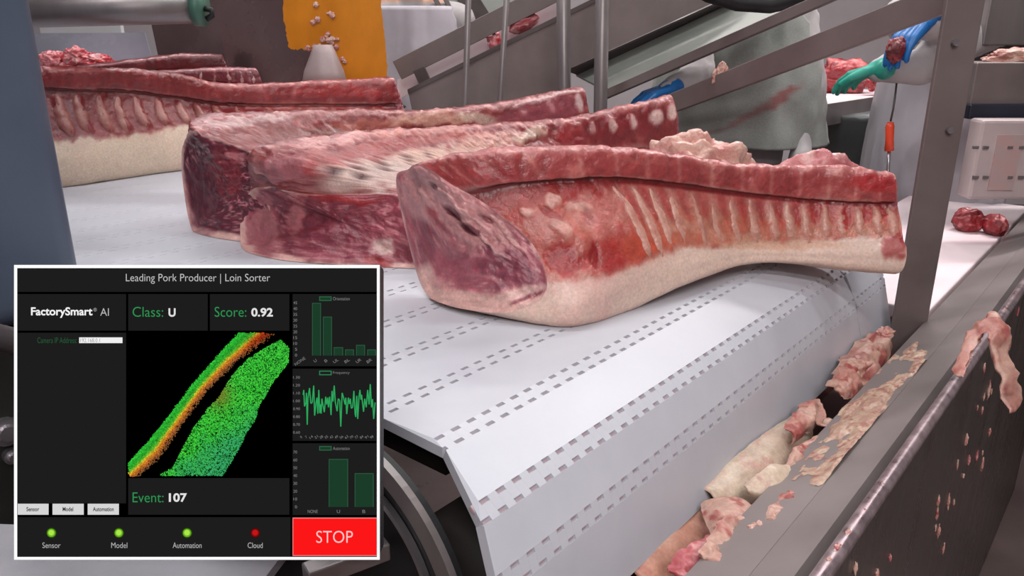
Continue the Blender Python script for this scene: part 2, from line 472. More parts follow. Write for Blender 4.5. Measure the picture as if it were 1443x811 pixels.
SEGS = [6, 14, 14, 22, 22, 8, 16, 8, 8, 6, 6, 6]     # samples per loop segment
def loin(label, st, back0, nvec, style, NS=240, db=0.13, dt=0.03, k=1.0, group='pork loins lying across the belt'):
    nvec = nrm(nvec)
    loops = []
    for si, (Y, sc, pts) in enumerate(st):
        offs = np.array([0, -0.006, 0.012, 0.035, 0.058, 0.054, 0.06]) * sc
        if isinstance(pts[0], tuple) and len(pts[0]) == 3:
            fr = [P(*p) for p in pts]
        else:
            fr = [P(p[0], p[1], Y + o) for p, o in zip(pts, offs)]
        if si == 0 and back0:
            bk = [P(*p) for p in back0]; mid = bk.pop()
        else:
            top = fr[6] + nvec * dt
            bot = fr[0] + nvec * db
            bk = [top + Zv * -0.004, top * 0.66 + bot * 0.34 + nvec * 0.028, top * 0.3 + bot * 0.7 + nvec * 0.03, bot + Zv * 0.004]
            mid = (fr[0] + bot) / 2 - Zv * 0.012
        loops.append([mid] + fr + bk)
    L = np.array(loops)                       # ns,12,3
    ns = len(L)
    xs = np.linspace(0, ns - 1, NS)
    A = catmull(L, xs)                        # NS,12,3
    ts = np.concatenate([np.arange(n) / n + i for i, n in enumerate(SEGS)])
    NT = len(ts)
    B = catmull(A.transpose(1, 0, 2), ts, True).transpose(1, 0, 2)    # NS,NT,3
    Sg, Tg = np.meshgrid(xs / (ns - 1), ts, indexing='ij')
    # normals
    dS = np.gradient(B, axis=0); dT = np.roll(B, -1, 1) - np.roll(B, 1, 1)
    N = np.cross(dT, dS); N /= np.maximum(1e-9, np.linalg.norm(N, axis=2, keepdims=True))
    cen = B.mean(1, keepdims=True)
    if ((B - cen) * N).sum() < 0: N = -N
    disp, col = style(Sg, Tg, B, k)
    B = B + N * disp[..., None]
    B[..., 2] = np.maximum(B[..., 2], 0.001)
    V = [B.reshape(-1, 3)]; Cc = [col.reshape(-1, 3)]
    idx = np.arange(NS * NT).reshape(NS, NT)
    a = idx[:-1]; b = idx[1:]
    an, bn = np.roll(a, -1, 1), np.roll(b, -1, 1)
    quads = np.stack([a, an, bn, b], -1)      # NS-1,NT,4
    tq = np.broadcast_to(ts[None, :], quads.shape[:2])
    parts = {}
    parts['fat_cap'] = (quads[(tq < 3.0) | (tq >= 9.0)], 'fat')
    parts['rib_meat'] = (quads[(tq >= 3.0) & (tq < 5.0)], 'meat')
    parts['backbone'] = (quads[(tq >= 5.0) & (tq < 9.0)], 'bone')
    # end caps
    off = NS * NT
    RN = 44
    for end, nm in ((0, 'loin_eye'), (NS - 1, 'cut_end')):
        loop = B[end]; c = loop.mean(0)
        nn = nrm(np.cross(loop[10] - c, loop[60] - c)); out = B[0].mean(0) - B[5].mean(0) if end == 0 else B[-1].mean(0) - B[-6].mean(0)
        if np.dot(nn, out) < 0: nn = -nn
        rr = np.linspace(0, 1, RN)[:-1]
        G = loop[None] + (c - loop)[None] * rr[:, None, None]
        R = np.broadcast_to(rr[:, None], (RN - 1, NT)); T2 = np.broadcast_to(ts[None], (RN - 1, NT))
        dcap, ccap = style.cap(R, T2, G, end == 0)
        G = G + nn * (dcap * sstep(0, 0.08, R))[..., None]
        G[..., 2] = np.maximum(G[..., 2], 0.001)
        V += [G.reshape(-1, 3), G[-1].mean(0)[None]]; Cc += [ccap.reshape(-1, 3), ccap[-1].mean(0)[None]]
        ii = off + np.arange((RN - 1) * NT).reshape(RN - 1, NT)
        a = ii[:-1]; b = ii[1:]; an, bn = np.roll(a, -1, 1), np.roll(b, -1, 1)
        q = np.stack([a, b, bn, an] if end == 0 else [a, an, bn, b], -1).reshape(-1, 4)
        ctr = off + (RN - 1) * NT
        tri = np.stack([ii[-1], np.full(NT, ctr), np.roll(ii[-1], -1)], -1)
        if end != 0: tri = tri[:, ::-1]
        parts[nm] = (q, 'meat', tri)
        off = ctr + 1
    V = np.concatenate(V); Cc = np.concatenate(Cc)
    root = empty('pork_loin', tuple((B[0].mean(0) + B[-1].mean(0)) / 2 * np.array([1, 1, 0])))
    tag(root, label, 'pork loin', group)
    lin_c = np.concatenate([nlin(Cc), np.ones((len(Cc), 1))], 1)
    for nm, pr in parts.items():
        faces = [tuple(f) for f in pr[0].reshape(-1, 4)] + ([tuple(f) for f in pr[2]] if len(pr) > 2 else [])
        used = np.unique(np.concatenate([pr[0].reshape(-1)] + ([pr[2].reshape(-1)] if len(pr) > 2 else [])))
        remap = np.full(len(V), -1); remap[used] = np.arange(len(used))
        me = bpy.data.meshes.new(nm)
        me.from_pydata(V[used].tolist(), [], [tuple(remap[list(f)]) for f in faces])
        at = me.color_attributes.new('Col', 'FLOAT_COLOR', 'POINT')
        at.data.foreach_set('color', lin_c[used].reshape(-1))
        me.polygons.foreach_set('use_smooth', [True] * len(me.polygons)); me.update()
        link(nm, me, M[pr[1]], root)
    # ribs: raised rounded strips on the inner wall
    NR = style.nribs
    samp = lambda s, t: B[int(np.clip(s, 0, 1) * (NS - 1)), int(np.argmin(np.abs(ts - t)))]
    for r in range(NR):
        s0 = style.rib_s[0] + (style.rib_s[1] - style.rib_s[0]) * (r + 0.5) / NR + rng.uniform(-0.004, 0.004)
        t0, t1 = style.rib_t
        t1 = t1 + rng.uniform(-0.15, 0.1)
        m = 14; pts = []; rad = []
        for q in range(m):
            f = q / (m - 1); t = t0 + (t1 - t0) * f
            s = s0 + style.shear * f * f
            i = int(np.clip(s, 0, 1) * (NS - 1)); j = int(np.argmin(np.abs(ts - t)))
            w = style.rib_w * (0.55 + 0.6 * f) * math.sqrt(max(0.03, math.sin(math.pi * min(0.97, 0.06 + f * 0.9))))
            pts.append(B[i, j] - N[i, j] * w * 0.87); rad.append(w)
        Vt, Ft = tube_geo(pts, rad, 8)
        Vt = np.array(Vt)
        Vt += 0.0012 * np.stack([vnoise(Vt * 90, 5), vnoise(Vt * 90, 6), vnoise(Vt * 90, 7)], 1)
        me = bpy.data.meshes.new('rib')
        me.from_pydata(Vt.tolist(), [], Ft)
        nz = fbm(Vt * 60, 21)
        cr = mixc(np.broadcast_to(style.rib_c, Vt.shape), np.broadcast_to(style.rib_c2, Vt.shape), sstep(-0.3, 0.5, nz))
        at = me.color_attributes.new('Col', 'FLOAT_COLOR', 'POINT')
        at.data.foreach_set('color', np.concatenate([nlin(cr), np.ones((len(cr), 1))], 1).reshape(-1))
        me.polygons.foreach_set('use_smooth', [True] * len(me.polygons))
        link('rib', me, M['bone'], root)
    return root

class Style:
    fat = C(226, 198, 182); fatp = C(222, 176, 166); red = C(160, 46, 46); dark = C(112, 26, 30)
    chine = C(158, 54, 56); chine_l = C(190, 112, 104); groove = C(104, 22, 24)
    inter = C(182, 84, 70); pale = C(202, 148, 130); back = C(206, 150, 142); eye = C(134, 58, 72); eye_d = C(98, 36, 50); fascia = C(206, 140, 142)
    nribs = 14; rib_s = (0.28, 0.98); rib_t = (4.75, 3.2); rib_w = 0.0045; shear = 0.02
    rib_c = C(214, 168, 152); rib_c2 = C(190, 108, 96); seed = 0; nvert = 15; membrane = 0.0; fat_bound = 3.05; rib_amp = 0.0025
    bump = 1.0; dabs = (); cdabs = (); ragged = 0.0; grain = None; lowrim = 0.20; capr = 0.03
    def __init__(self, **kw):
        for k_, v in kw.items(): setattr(self, k_, v)
    def __call__(self, S, T, Bp, k):
        sd = self.seed
        n1 = fbm(Bp * 22, sd); n2 = fbm(Bp * 70, sd + 3); n3 = fbm(Bp * 9, sd + 8); n4 = fbm(Bp * 150, sd + 11, 3)
        shp = S.shape
        Te = T + 0.32 * n1 + 0.18 * n2
        col = np.broadcast_to(self.fat, shp + (3,)).copy()
        col = mixc(col, np.broadcast_to(self.fatp, col.shape), sstep(0.0, 0.55, n3 + 0.25 * n2))
        # rib wall
        ph = (S - self.rib_s[0]) / (self.rib_s[1] - self.rib_s[0]) * self.nribs - self.shear * ((4.75 - T) / 1.55) ** 2 * self.nribs / (self.rib_s[1] - self.rib_s[0])
        fr = ph - np.floor(ph)
        ribness = np.exp(-((fr - 0.5) / 0.17) ** 2) * ((S > self.rib_s[0]) & (S < self.rib_s[1]))
        wall = mixc(np.broadcast_to(self.inter, col.shape), np.broadcast_to(self.red, col.shape), sstep(-0.1, 0.5, n1 + 0.5 * n2))
        wall = mixc(wall, np.broadcast_to(self.pale, col.shape), np.clip(ribness * 0.75 + sstep(0.05, 0.5, n3) * 0.55, 0, 1))
        if self.membrane > 0:
            wall = mixc(wall, np.broadcast_to(C(206, 176, 164), col.shape), self.membrane * sstep(-0.5, 0.1, n1 + 0.5) * (1 - np.exp(-((fr - 0.0) / 0.10) ** 2)))
            wall = mixc(wall, np.broadcast_to(C(150, 96, 92), col.shape), 0.3 * self.membrane * np.exp(-((np.minimum(fr, 1 - fr)) / 0.13) ** 2) * sstep(3.3, 3.8, T) * (1 - sstep(4.4, 4.8, T)))
        wall = mixc(wall, np.broadcast_to(self.red, col.shape), 0.8 * sstep(4.3, 5.0, Te))
        col = mixc(col, wall, sstep(self.fat_bound - 0.16, self.fat_bound + 0.22, Te) * (T < 5.6))
        # groove, chine
        col = mixc(col, np.broadcast_to(self.groove, col.shape), np.exp(-((T + 0.15 * n1 - 5.35) / 0.42) ** 2) * 0.9)
        vp = S * self.nvert; vf = np.abs(vp - np.floor(vp) - 0.5) * 2
        ch = mixc(np.broadcast_to(self.chine, col.shape), np.broadcast_to(self.chine_l, col.shape), np.clip(0.55 * sstep(0.75, 1.0, vf) + 0.6 * sstep(0.1, 0.6, n1 + 0.3 * n2), 0, 1))
        ch = mixc(ch, np.broadcast_to(self.dark, col.shape), 0.6 * sstep(0.15, 0.6, n2 - 0.2))
        col = mixc(col, ch, sstep(5.6, 6.0, T + 0.15 * n2) * (1 - sstep(8.0, 8.6, T)))
        col = mixc(col, np.broadcast_to(C(226, 178, 170), col.shape), np.exp(-((T - 7.05 + 0.2 * n1) / 0.22) ** 2) * (0.35 + 0.5 * sstep(0, .5, n2)))
        col = mixc(col, np.broadcast_to(self.back, col.shape), sstep(8.2, 8.8, T) * (1 - sstep(10, 11, T)))
        col = self.extra(S, T, Bp, col, n1, n2, n3)
        col, dd = dab(col, 0 * S, Bp, self.dabs, sd)
        col = col * (1 + (0.12 * n2 + 0.10 * n4 + 0.07 * n1) * (0.3 + 0.7 * sstep(2.9, 3.3, T)))[..., None]
        d = 0.0035 * n3 + 0.0022 * n1 * (1 - 0.6 * (T < 3)) + 0.0012 * n2 * (T > 2.9)
        d = d + self.rib_amp * (ribness - 0.4) * sstep(3.1, 3.4, T) * (1 - sstep(4.6, 5.0, T))
        d = d + 0.002 * (1 - vf) * sstep(5.9, 6.3, T) * (1 - sstep(7.5, 8, T)) + 0.0022 * n2 * np.exp(-((T - 7) / 0.5) ** 2)
        d = d - 0.004 * np.exp(-((T - 5.35) / 0.3) ** 2) + dd
        d = d + self.ragged * (0.6 * n2 + 0.5 * n1 + 0.4 * n4) * sstep(3.2, 4.0, T) * (1 - sstep(8.5, 9.5, T))
        return d * self.bump * k, np.clip(col, 0, 255)
    def extra(self, S, T, Bp, col, n1, n2, n3): return col
    def cap(self, R, T, G, first):
        sd = self.seed + 40
        n1 = fbm(G * 28, sd); n2 = fbm(G * 80, sd + 3); n3 = fbm(G * 12, sd + 5)
        if self.grain is not None:
            e1 = nrm(P(*self.grain[1]) - P(*self.grain[0])); e3 = nrm(np.cross(e1, np.array([0, 1.0, 0]))); e2 = np.cross(e1, e3)
            Gr = np.stack([G @ e1 * 14, G @ e2 * 70, G @ e3 * 70], -1)
        else: Gr = G * np.array([26, 26, 90.])
        st = fbm(Gr + n1[..., None] * 1.2, sd + 9)
        col = mixc(np.broadcast_to(self.eye, G.shape), np.broadcast_to(self.eye_d, G.shape), sstep(-0.15, 0.35, n3 + 0.4 * n1))
        col = mixc(col, np.broadcast_to(self.fascia, G.shape), 0.8 * (1 - sstep(0.02, 0.10, np.abs(st + 0.1 * n2))))
        lowfat = ((T < 3.0) | (T > 10.6))
        rim = np.where(lowfat, self.lowrim, self.capr) + 0.05 * n1
        col = mixc(np.broadcast_to(self.fatp if first else self.fascia, G.shape) * np.ones_like(col), col, sstep(rim - 0.02, rim + 0.05, R))
        d = 0.007 * n3 + 0.006 * n1 + 0.004 * n2 + 0.006 * st
        if first: col, d = dab(col, d, G, self.cdabs, sd)
        col = col * (1 + 0.13 * n2 + 0.10 * fbm(G * 170, sd + 12, 2))[..., None]
        return d, np.clip(col, 0, 255)

class FrontStyle(Style):
    def extra(self, S, T, Bp, col, n1, n2, n3):
        ph = (S - self.rib_s[0]) / (self.rib_s[1] - self.rib_s[0]) * self.nribs - self.shear * ((4.75 - T) / 1.55) ** 2 * self.nribs / (self.rib_s[1] - self.rib_s[0])
        fr = ph - np.floor(ph) + 0.12 * n1
        m = sstep(0.27, 0.36, S + 0.05 * n3) * sstep(3.0, 3.3, T + 0.2 * n1) * (1 - sstep(4.9, 5.1, T))
        basec = mixc(np.broadcast_to(C(204, 146, 124), col.shape), np.broadcast_to(C(184, 104, 84), col.shape), sstep(-0.2, 0.4, n1 + 0.4 * n2))
        basec = mixc(basec, np.broadcast_to(C(196, 146, 138), col.shape), sstep(4.0, 4.6, T) * 0.6)
        col = mixc(col, basec, 0.9 * m)
        wdt = 0.05 + 0.30 * sstep(3.4, 4.8, T + 0.2 * n2)
        wedge = np.exp(-(np.minimum(np.abs(fr), np.abs(1 - fr)) / wdt) ** 2) * sstep(3.5, 4.1, T + 0.3 * n3)
        col = mixc(col, np.broadcast_to(C(158, 44, 44), col.shape), np.clip(0.9 * wedge * m * (0.75 + 0.5 * n3), 0, 1))
        # orange-red translucent wall low in the middle, dark red pocket behind the cut face
        k = np.exp(-((S - 0.22) / 0.07) ** 2 - ((T - 3.4) / 0.35) ** 2)
        col = mixc(col, np.broadcast_to(C(150, 22, 24), col.shape), np.clip(1.2 * k * (0.6 + n1), 0, 1))
        k = np.exp(-((S - 0.36) / 0.05) ** 2 - ((T - 3.35) / 0.3) ** 2)
        col = mixc(col, np.broadcast_to(C(190, 66, 44), col.shape), np.clip(0.8 * k * (0.8 + n1), 0, 1))
        k = np.exp(-((S - 0.99) / 0.025) ** 2 - ((T - 2.9) / 0.5) ** 2)
        col = mixc(col, np.broadcast_to(C(160, 52, 54), col.shape), np.clip(k, 0, 1))
        return col

L1 = [
 (0, 1, [(700, 441, 1.045), (750, 428, 1.035), (771, 400, 1.04), (748, 340, 1.07), (680, 284, 1.10), (640, 262, 1.11), (592, 231, 1.14)]),
 (1.03, 1.35, [(800, 461), (818, 434), (828, 394), (803, 325), (742, 267), (717, 255), (682, 216)]),
 (1.09, 1.0, [(880, 441), (890, 414), (902, 374), (882, 315), (846, 259), (838, 246), (830, 212)]),
 (1.15, 0.85, [(960, 404), (962, 384), (960, 352), (950, 305), (935, 264), (932, 250), (930, 217)]),
 (1.24, 0.6, [(1040, 375), (1040, 361), (1040, 345), (1035, 308), (1030, 276), (1028, 263), (1028, 233)]),
 (1.27, 0.6, [(1120, 372), (1120, 359), (1120, 341), (1118, 312), (1115, 285), (1115, 272), (1115, 238)]),
 (1.27, 0.6, [(1200, 381), (1200, 362), (1200, 337), (1200, 310), (1200, 290), (1200, 278), (1200, 239)]),
 (1.26, 0.6, [(1266, 386), (1278, 360), (1273, 335), (1270, 310), (1266, 292), (1264, 280), (1261, 248)])]
B1 = [(574, 237, 1.19), (558, 254, 1.21), (574, 335, 1.19), (595, 405, 1.165), (625, 428, 1.10)]
loin('front pork loin with pale fat underside and red rib wall, nearest the belt end', L1, B1, (-0.27, 0.96, 0),
     FrontStyle(seed=1, nribs=16, rib_s=(0.29, 0.985), rib_t=(4.9, 3.0), shear=0.010, rib_w=0.014, lowrim=0.25, ragged=0.0012, grain=((600, 250, 1.14), (760, 400, 1.05)),
       eye=C(178, 100, 110), eye_d=C(160, 82, 94), fascia=C(216, 160, 158), rib_c=C(206, 154, 138), rib_c2=C(192, 128, 112), capr=0.0, chine=C(164, 66, 66), chine_l=C(196, 124, 116),
       cdabs=[(650, 300, 110, 40, 42, (206, 148, 146), 0.85, 0.004), (600, 268, 50, 40, 30, (208, 148, 148), 0.9, 0.003), (640, 285, 70, 3, 40, (216, 166, 162), 0.7, 0.004, 2.5), (670, 325, 70, 3, 42, (216, 166, 162), 0.7, 0.004, 2.5),
              (610, 290, 40, 3, 55, (214, 160, 158), 0.7, 0.004, 2.5), (720, 335, 50, 4, 48, (214, 160, 154), 0.7, 0.004, 2.0), (612, 262, 8, 4, 50, (112, 60, 64), 0.8, -0.006),
              (640, 300, 16, 6, 35, (112, 48, 58), 0.8, -0.005), (662, 322, 18, 6, 30, (108, 44, 56), 0.8, -0.006), (684, 308, 12, 4, 30, (120, 52, 60), 0.7, -0.005), (625, 318, 20, 5, 48, (128, 54, 64), 0.7, -0.004),
              (612, 300, 13, 5, 40, (165, 50, 58), 0.8), (600, 345, 12, 34, -14, (134, 62, 76), 0.75), (650, 378, 46, 24, 18, (164, 84, 98), 0.8),
              (718, 378, 58, 27, 28, (130, 58, 74), 0.9, 0.003), (700, 352, 26, 5, 38, (196, 150, 150), 0.75, 0.002, 1.4), (668, 358, 40, 3, 16, (196, 132, 134), 0.5, 0, 1.6), (690, 392, 44, 3, 12, (196, 132, 136), 0.5, 0, 1.6),
              (735, 412, 40, 8, -16, (220, 178, 170), 0.9), (745, 418, 32, 3.2, -22, (140, 60, 76), 0.9), (622, 400, 18, 9, 20, (214, 150, 148), 0.8)],
       dabs=[(845, 300, 46, 34, 10, (198, 134, 124), 0.6, 0.002), (760, 320, 30, 24, 40, (200, 140, 132), 0.55, 0.003), (705, 246, 30, 8, -6, (150, 34, 40), 0.8), (905, 226, 60, 5, 4, (178, 96, 90), 0.5), (742, 298, 13, 9, 30, (216, 170, 158), 0.85, 0.004), (778, 283, 13, 11, 20, (214, 166, 154), 0.85, 0.004),
             (790, 322, 22, 13, 40, (208, 158, 146), 0.8, 0.004), (816, 292, 22, 8, 10, (210, 164, 150), 0.7, 0.002), (830, 306, 16, 9, 60, (160, 84, 84), 0.6, -0.003), (775, 300, 20, 7, 30, (150, 34, 34), 0.75, -0.003),
             (800, 365, 34, 22, 20, (158, 26, 28), 0.9, -0.004), (838, 362, 9, 24, -6, (142, 18, 22), 0.9, -0.003), (815, 345, 8, 20, -14, (190, 110, 100), 0.6), (900, 345, 30, 24, 0, (186, 70, 48), 0.65), (965, 335, 40, 14, 0, (190, 92, 68), 0.6),
             (1050, 318, 60, 14, 2, (186, 92, 70), 0.5), (1090, 345, 110, 8, 0, (208, 156, 128), 0.6), (850, 410, 80, 22, -22, (224, 190, 178), 0.6), (1258, 345, 16, 20, 0, (170, 74, 72), 0.85, 0.002),
             (1230, 258, 34, 14, 4, (178, 34, 40), 0.7), (1180, 256, 30, 8, 4, (170, 66, 64), 0.6), (1150, 300, 9, 16, 4, (158, 44, 44), 0.7, -0.003), (1192, 306, 9, 17, 8, (160, 40, 42), 0.8, -0.003), (1222, 302, 8, 14, 10, (160, 40, 42), 0.8, -0.003), (1246, 296, 8, 12, 10, (160, 40, 42), 0.8, -0.003)]), NS=330, db=0.13, dt=0.03)

L2 = [
 (0, 1, [(480, 396, 1.33), (575, 390, 1.31), (602, 350, 1.31), (592, 300, 1.34), (555, 272, 1.37), (450, 274, 1.41), (378, 264, 1.45)]),
 (1.35, 1.2, [(640, 395), (650, 370), (650, 325), (622, 284), (580, 258), (446, 226), (372, 214)]),
 (1.47, 1.2, [(700, 370), (700, 340), (705, 300), (690, 268), (650, 240), (560, 212), (495, 193)]),
 (1.58, 1.2, [(780, 345), (780, 310), (785, 280), (770, 258), (740, 232), (690, 205), (650, 181)]),
 (1.72, 1.1, [(870, 300), (870, 280), (870, 255), (860, 240), (840, 222), (815, 202), (800, 170)]),
 (1.86, 1.0, [(957, 265), (960, 250), (960, 238), (959, 226), (958, 212), (957, 200), (950, 140)])]
B2 = [(354, 268, 1.5), (344, 290, 1.52), (338, 322, 1.5), (348, 372, 1.42), (400, 392, 1.36)]
loin('second pork loin from the front, rib wall covered in white membrane, behind the front loin', L2, B2, (-0.5, 0.86, 0),
     Style(seed=5, nribs=9, rib_s=(0.2, 0.8), rib_t=(4.6, 3.5), membrane=0.95, rib_w=0.0035, rib_c=C(208, 180, 168), rib_c2=C(200, 160, 150),
           eye=C(150, 66, 80), eye_d=C(122, 48, 60), nvert=11, shear=0.03, ragged=0.004, chine=C(134, 50, 52), chine_l=C(176, 104, 98), lowrim=0.12, grain=((430, 290, 1.42), (560, 340, 1.34)), fascia=C(196, 124, 128),
       cdabs=[(372, 325, 26, 48, -6, (178, 112, 114), 0.85, 0.003), (372, 340, 14, 30, -8, (158, 84, 94), 0.7), (470, 330, 70, 34, 4, (126, 50, 64), 0.85, 0.003), (480, 306, 60, 10, 2, (118, 40, 52), 0.7), (480, 362, 60, 12, 2, (158, 80, 92), 0.7),
              (420, 300, 12, 40, 8, (186, 116, 116), 0.7), (480, 282, 70, 7, 2, (150, 30, 36), 0.85, 0.004, 1.3), (430, 276, 30, 5, 0, (206, 146, 142), 0.7, 0.004, 1.5), (540, 345, 18, 14, 0, (214, 184, 174), 0.85), (535, 370, 20, 10, 20, (150, 36, 42), 0.8)],
       dabs=[(405, 238, 42, 22, 0, (164, 96, 102), 0.85, 0.008), (440, 236, 10, 12, 0, (160, 40, 42), 0.6), (390, 228, 16, 7, 0, (190, 132, 136), 0.6), (375, 256, 20, 5, 40, (110, 50, 58), 0.7, -0.005),
             (545, 240, 115, 27, -13, (192, 166, 156), 0.92), (640, 214, 90, 14, -6, (200, 156, 138), 0.8), (535, 211, 100, 11, -11, (150, 48, 46), 0.9), (640, 192, 70, 7, -4, (176, 84, 74), 0.7), (470, 200, 70, 6, -9, (214, 162, 158), 0.75, 0.004, 1.6), (590, 186, 90, 5, -4, (206, 138, 128), 0.7, 0.003, 1.6),  # thin pale streak on the left ridge is a painted highlight
             (474, 246, 6, 15, -24, (84, 36, 38), 1.0, -0.006, .25), (506, 240, 6, 15, -24, (84, 36, 38), 1.0, -0.006, .25), (540, 231, 5.5, 12, -30, (84, 36, 38), 1.0, -0.006, .25), (574, 223, 5, 8, -40, (92, 40, 42), 0.9, -0.004, .3), (602, 218, 4.5, 7, -40, (100, 46, 46), 0.9, -0.003, .3), (632, 208, 4, 6, 0, (140, 40, 42), 0.8),
             (700, 196, 70, 12, -4, (204, 150, 136), 0.8, 0.003), (748, 190, 26, 12, -20, (206, 178, 160), 0.85, 0.006), (870, 180, 80, 22, -14, (126, 36, 44), 0.7), (800, 190, 24, 12, 0, (150, 44, 48), 0.7),
             (862, 176, 6, 12, -10, (216, 186, 180), 0.9, 0.004, .4), (892, 172, 6, 12, -10, (216, 186, 180), 0.9, 0.004, .4), (925, 166, 11, 11, 0, (222, 194, 186), 0.9, 0.004, .4), (946, 158, 7, 13, 0, (226, 200, 192), 0.9, 0.004, .4), (835, 180, 5, 10, -10, (200, 160, 156), 0.7, 0.003, .4)]), db=0.13, dt=0.035, NS=360)

L3 = [
 (0, 1, [(345, 355, 1.49), (372, 345, 1.48), (382, 310, 1.48), (372, 260, 1.5), (355, 215, 1.53), (322, 204, 1.55), (276, 186, 1.58)]),
 (1.58, 1.2, [(450, 350), (460, 325), (460, 285), (432, 242), (404, 212), (382, 203), (302, 169)]),
 (1.74, 1.2, [(560, 315), (560, 295), (560, 265), (535, 225), (512, 203), (502, 192), (482, 160)]),
 (1.9, 1.1, [(680, 280), (680, 260), (680, 235), (672, 207), (662, 190), (656, 181), (650, 155)]),
 (2.15, 1.0, [(835, 240), (838, 222), (838, 208), (836, 194), (834, 184), (832, 176), (824, 128)])]
B3 = [(264, 188, 1.62), (256, 214, 1.64), (258, 262, 1.63), (272, 326, 1.57), (305, 350, 1.52)]
loin('third pork loin from the front with dark purple cut end and pale ridge', L3, B3, (-0.55, 0.83, 0),
     Style(seed=9, nribs=10, rib_s=(0.15, 0.8), rib_t=(4.7, 3.4), rib_w=0.0045, eye=C(100, 36, 50), eye_d=C(78, 26, 38), nvert=10, pale=C(160, 110, 104), chine=C(126, 44, 46), chine_l=C(164, 92, 86), ragged=0.0035, lowrim=0.12,
           rib_c=C(178, 130, 122), rib_c2=C(150, 84, 80),
       cdabs=[(320, 240, 26, 40, 0, (132, 38, 48), 0.75), (285, 280, 26, 60, 0, (88, 34, 46), 0.7), (300, 345, 40, 8, 10, (206, 160, 156), 0.7), (330, 222, 20, 6, 0, (196, 130, 130), 0.7, 0.004, 1.5)],
       dabs=[(350, 172, 80, 7, -6, (206, 176, 172), 0.8, 0.004, 1.6), (350, 194, 84, 13, -4, (126, 42, 40), 0.95), (455, 192, 70, 13, -4, (128, 76, 70), 0.85), (520, 176, 70, 10, -3, (190, 116, 102), 0.7), (610, 168, 70, 12, -3, (206, 158, 138), 0.85, 0.003), (680, 168, 40, 8, 10, (206, 186, 168), 0.8),  # silvery streak along the ridge is a painted glint
             (760, 158, 70, 22, -12, (150, 74, 84), 0.85), (760, 140, 70, 4, -14, (214, 180, 176), 0.7, 0.003, 1.6), (815, 145, 7, 14, -10, (224, 200, 196), 0.85), (735, 152, 4, 14, -20, (196, 140, 142), 0.6), (775, 148, 4, 14, -20, (196, 140, 142), 0.6)]), db=0.13, dt=0.045)

L4 = [
 (2.00, 1.3, [(30, 278), (30, 240), (32, 200), (32, 165), (32, 128), (32, 121), (28, 98)]),
 (2.07, 1.3, [(110, 261), (110, 230), (110, 195), (108, 160), (105, 131), (105, 122), (105, 98)]),
 (2.18, 1.3, [(180, 251), (180, 225), (182, 190), (180, 160), (178, 133), (178, 124), (178, 100)]),
 (2.30, 1.3, [(255, 240), (255, 215), (255, 180), (255, 158), (252, 141), (252, 132), (250, 106)]),
 (2.40, 1.3, [(330, 229), (330, 206), (330, 177), (328, 160), (325, 149), (325, 142), (322, 121)]),
 (2.50, 1.2, [(440, 216), (440, 196), (440, 174), (440, 160), (438, 150), (438, 143), (437, 117)]),
 (2.60, 1.2, [(570, 206), (572, 190), (570, 172), (570, 158), (568, 149), (566, 142), (556, 112)])]
loin('long pork loin at the back left with bold pale ribs and thick cream fat', L4, None, (-0.6, 0.8, 0),
     Style(seed=13, nribs=15, rib_s=(0.02, 0.97), rib_t=(4.9, 3.05), rib_w=0.024, shear=0.035, ragged=0.002, fat=C(228, 206, 184), fatp=C(224, 194, 176), rib_c=C(170, 112, 102),
           rib_c2=C(148, 78, 74), inter=C(128, 34, 38), red=C(112, 26, 32), pale=C(136, 48, 48), chine=C(132, 36, 38), chine_l=C(152, 64, 62), fat_bound=3.0, rib_amp=0.008,
       dabs=[(100, 165, 34, 30, 20, (110, 36, 48), 0.7), (130, 180, 30, 16, 10, (150, 74, 80), 0.6), (420, 150, 90, 8, 0, (176, 104, 92), 0.5), (140, 108, 70, 10, 0, (134, 48, 50), 0.7), (480, 128, 80, 9, 0, (166, 44, 44), 0.7)]), NS=260, db=0.16, dt=0.05)
L5 = [(2.74, 1, [(200, 212), (200, 190), (200, 150), (200, 124), (200, 118), (200, 114), (200, 104)]),
      (2.80, 1, [(290, 209), (290, 188), (290, 148), (290, 122), (290, 116), (290, 112), (290, 98)]),
      (2.86, 1, [(372, 205), (372, 180), (372, 150), (371, 130), (371, 124), (370, 118), (362, 98)])]
loin('half hidden pork loin with white-rimmed chine bones behind the back left loin', L5, None, (-0.6, 0.8, 0),
     Style(seed=17, nribs=6, rib_s=(0.3, 0.95), rib_t=(6.9, 5.7), rib_w=0.014, rib_c=C(200, 160, 155), rib_c2=C(150, 80, 84), chine=C(112, 36, 46), chine_l=C(160, 100, 100), nvert=7), NS=90, db=0.14, dt=0.05)
L6 = [(2.95, 1, [(110, 200), (110, 170), (110, 135), (110, 110), (110, 106), (110, 102), (112, 95)]),
      (3.00, 1, [(190, 198), (190, 170), (190, 135), (190, 106), (190, 100), (190, 97), (190, 86)]),
      (3.05, 1, [(250, 196), (250, 170), (250, 135), (250, 104), (250, 98), (250, 95), (250, 79)]),
      (3.10, 1, [(320, 193), (320, 170), (320, 135), (320, 104), (320, 98), (320, 95), (314, 79)])]
loin('farthest pork loin, a dark red strip under the steel hood', L6, None, (-0.6, 0.8, 0),
     Style(seed=19, nribs=0, chine=C(96, 24, 30), chine_l=C(120, 40, 44), nvert=5, back=C(110, 36, 40)), NS=90, db=0.12, dt=0.06)

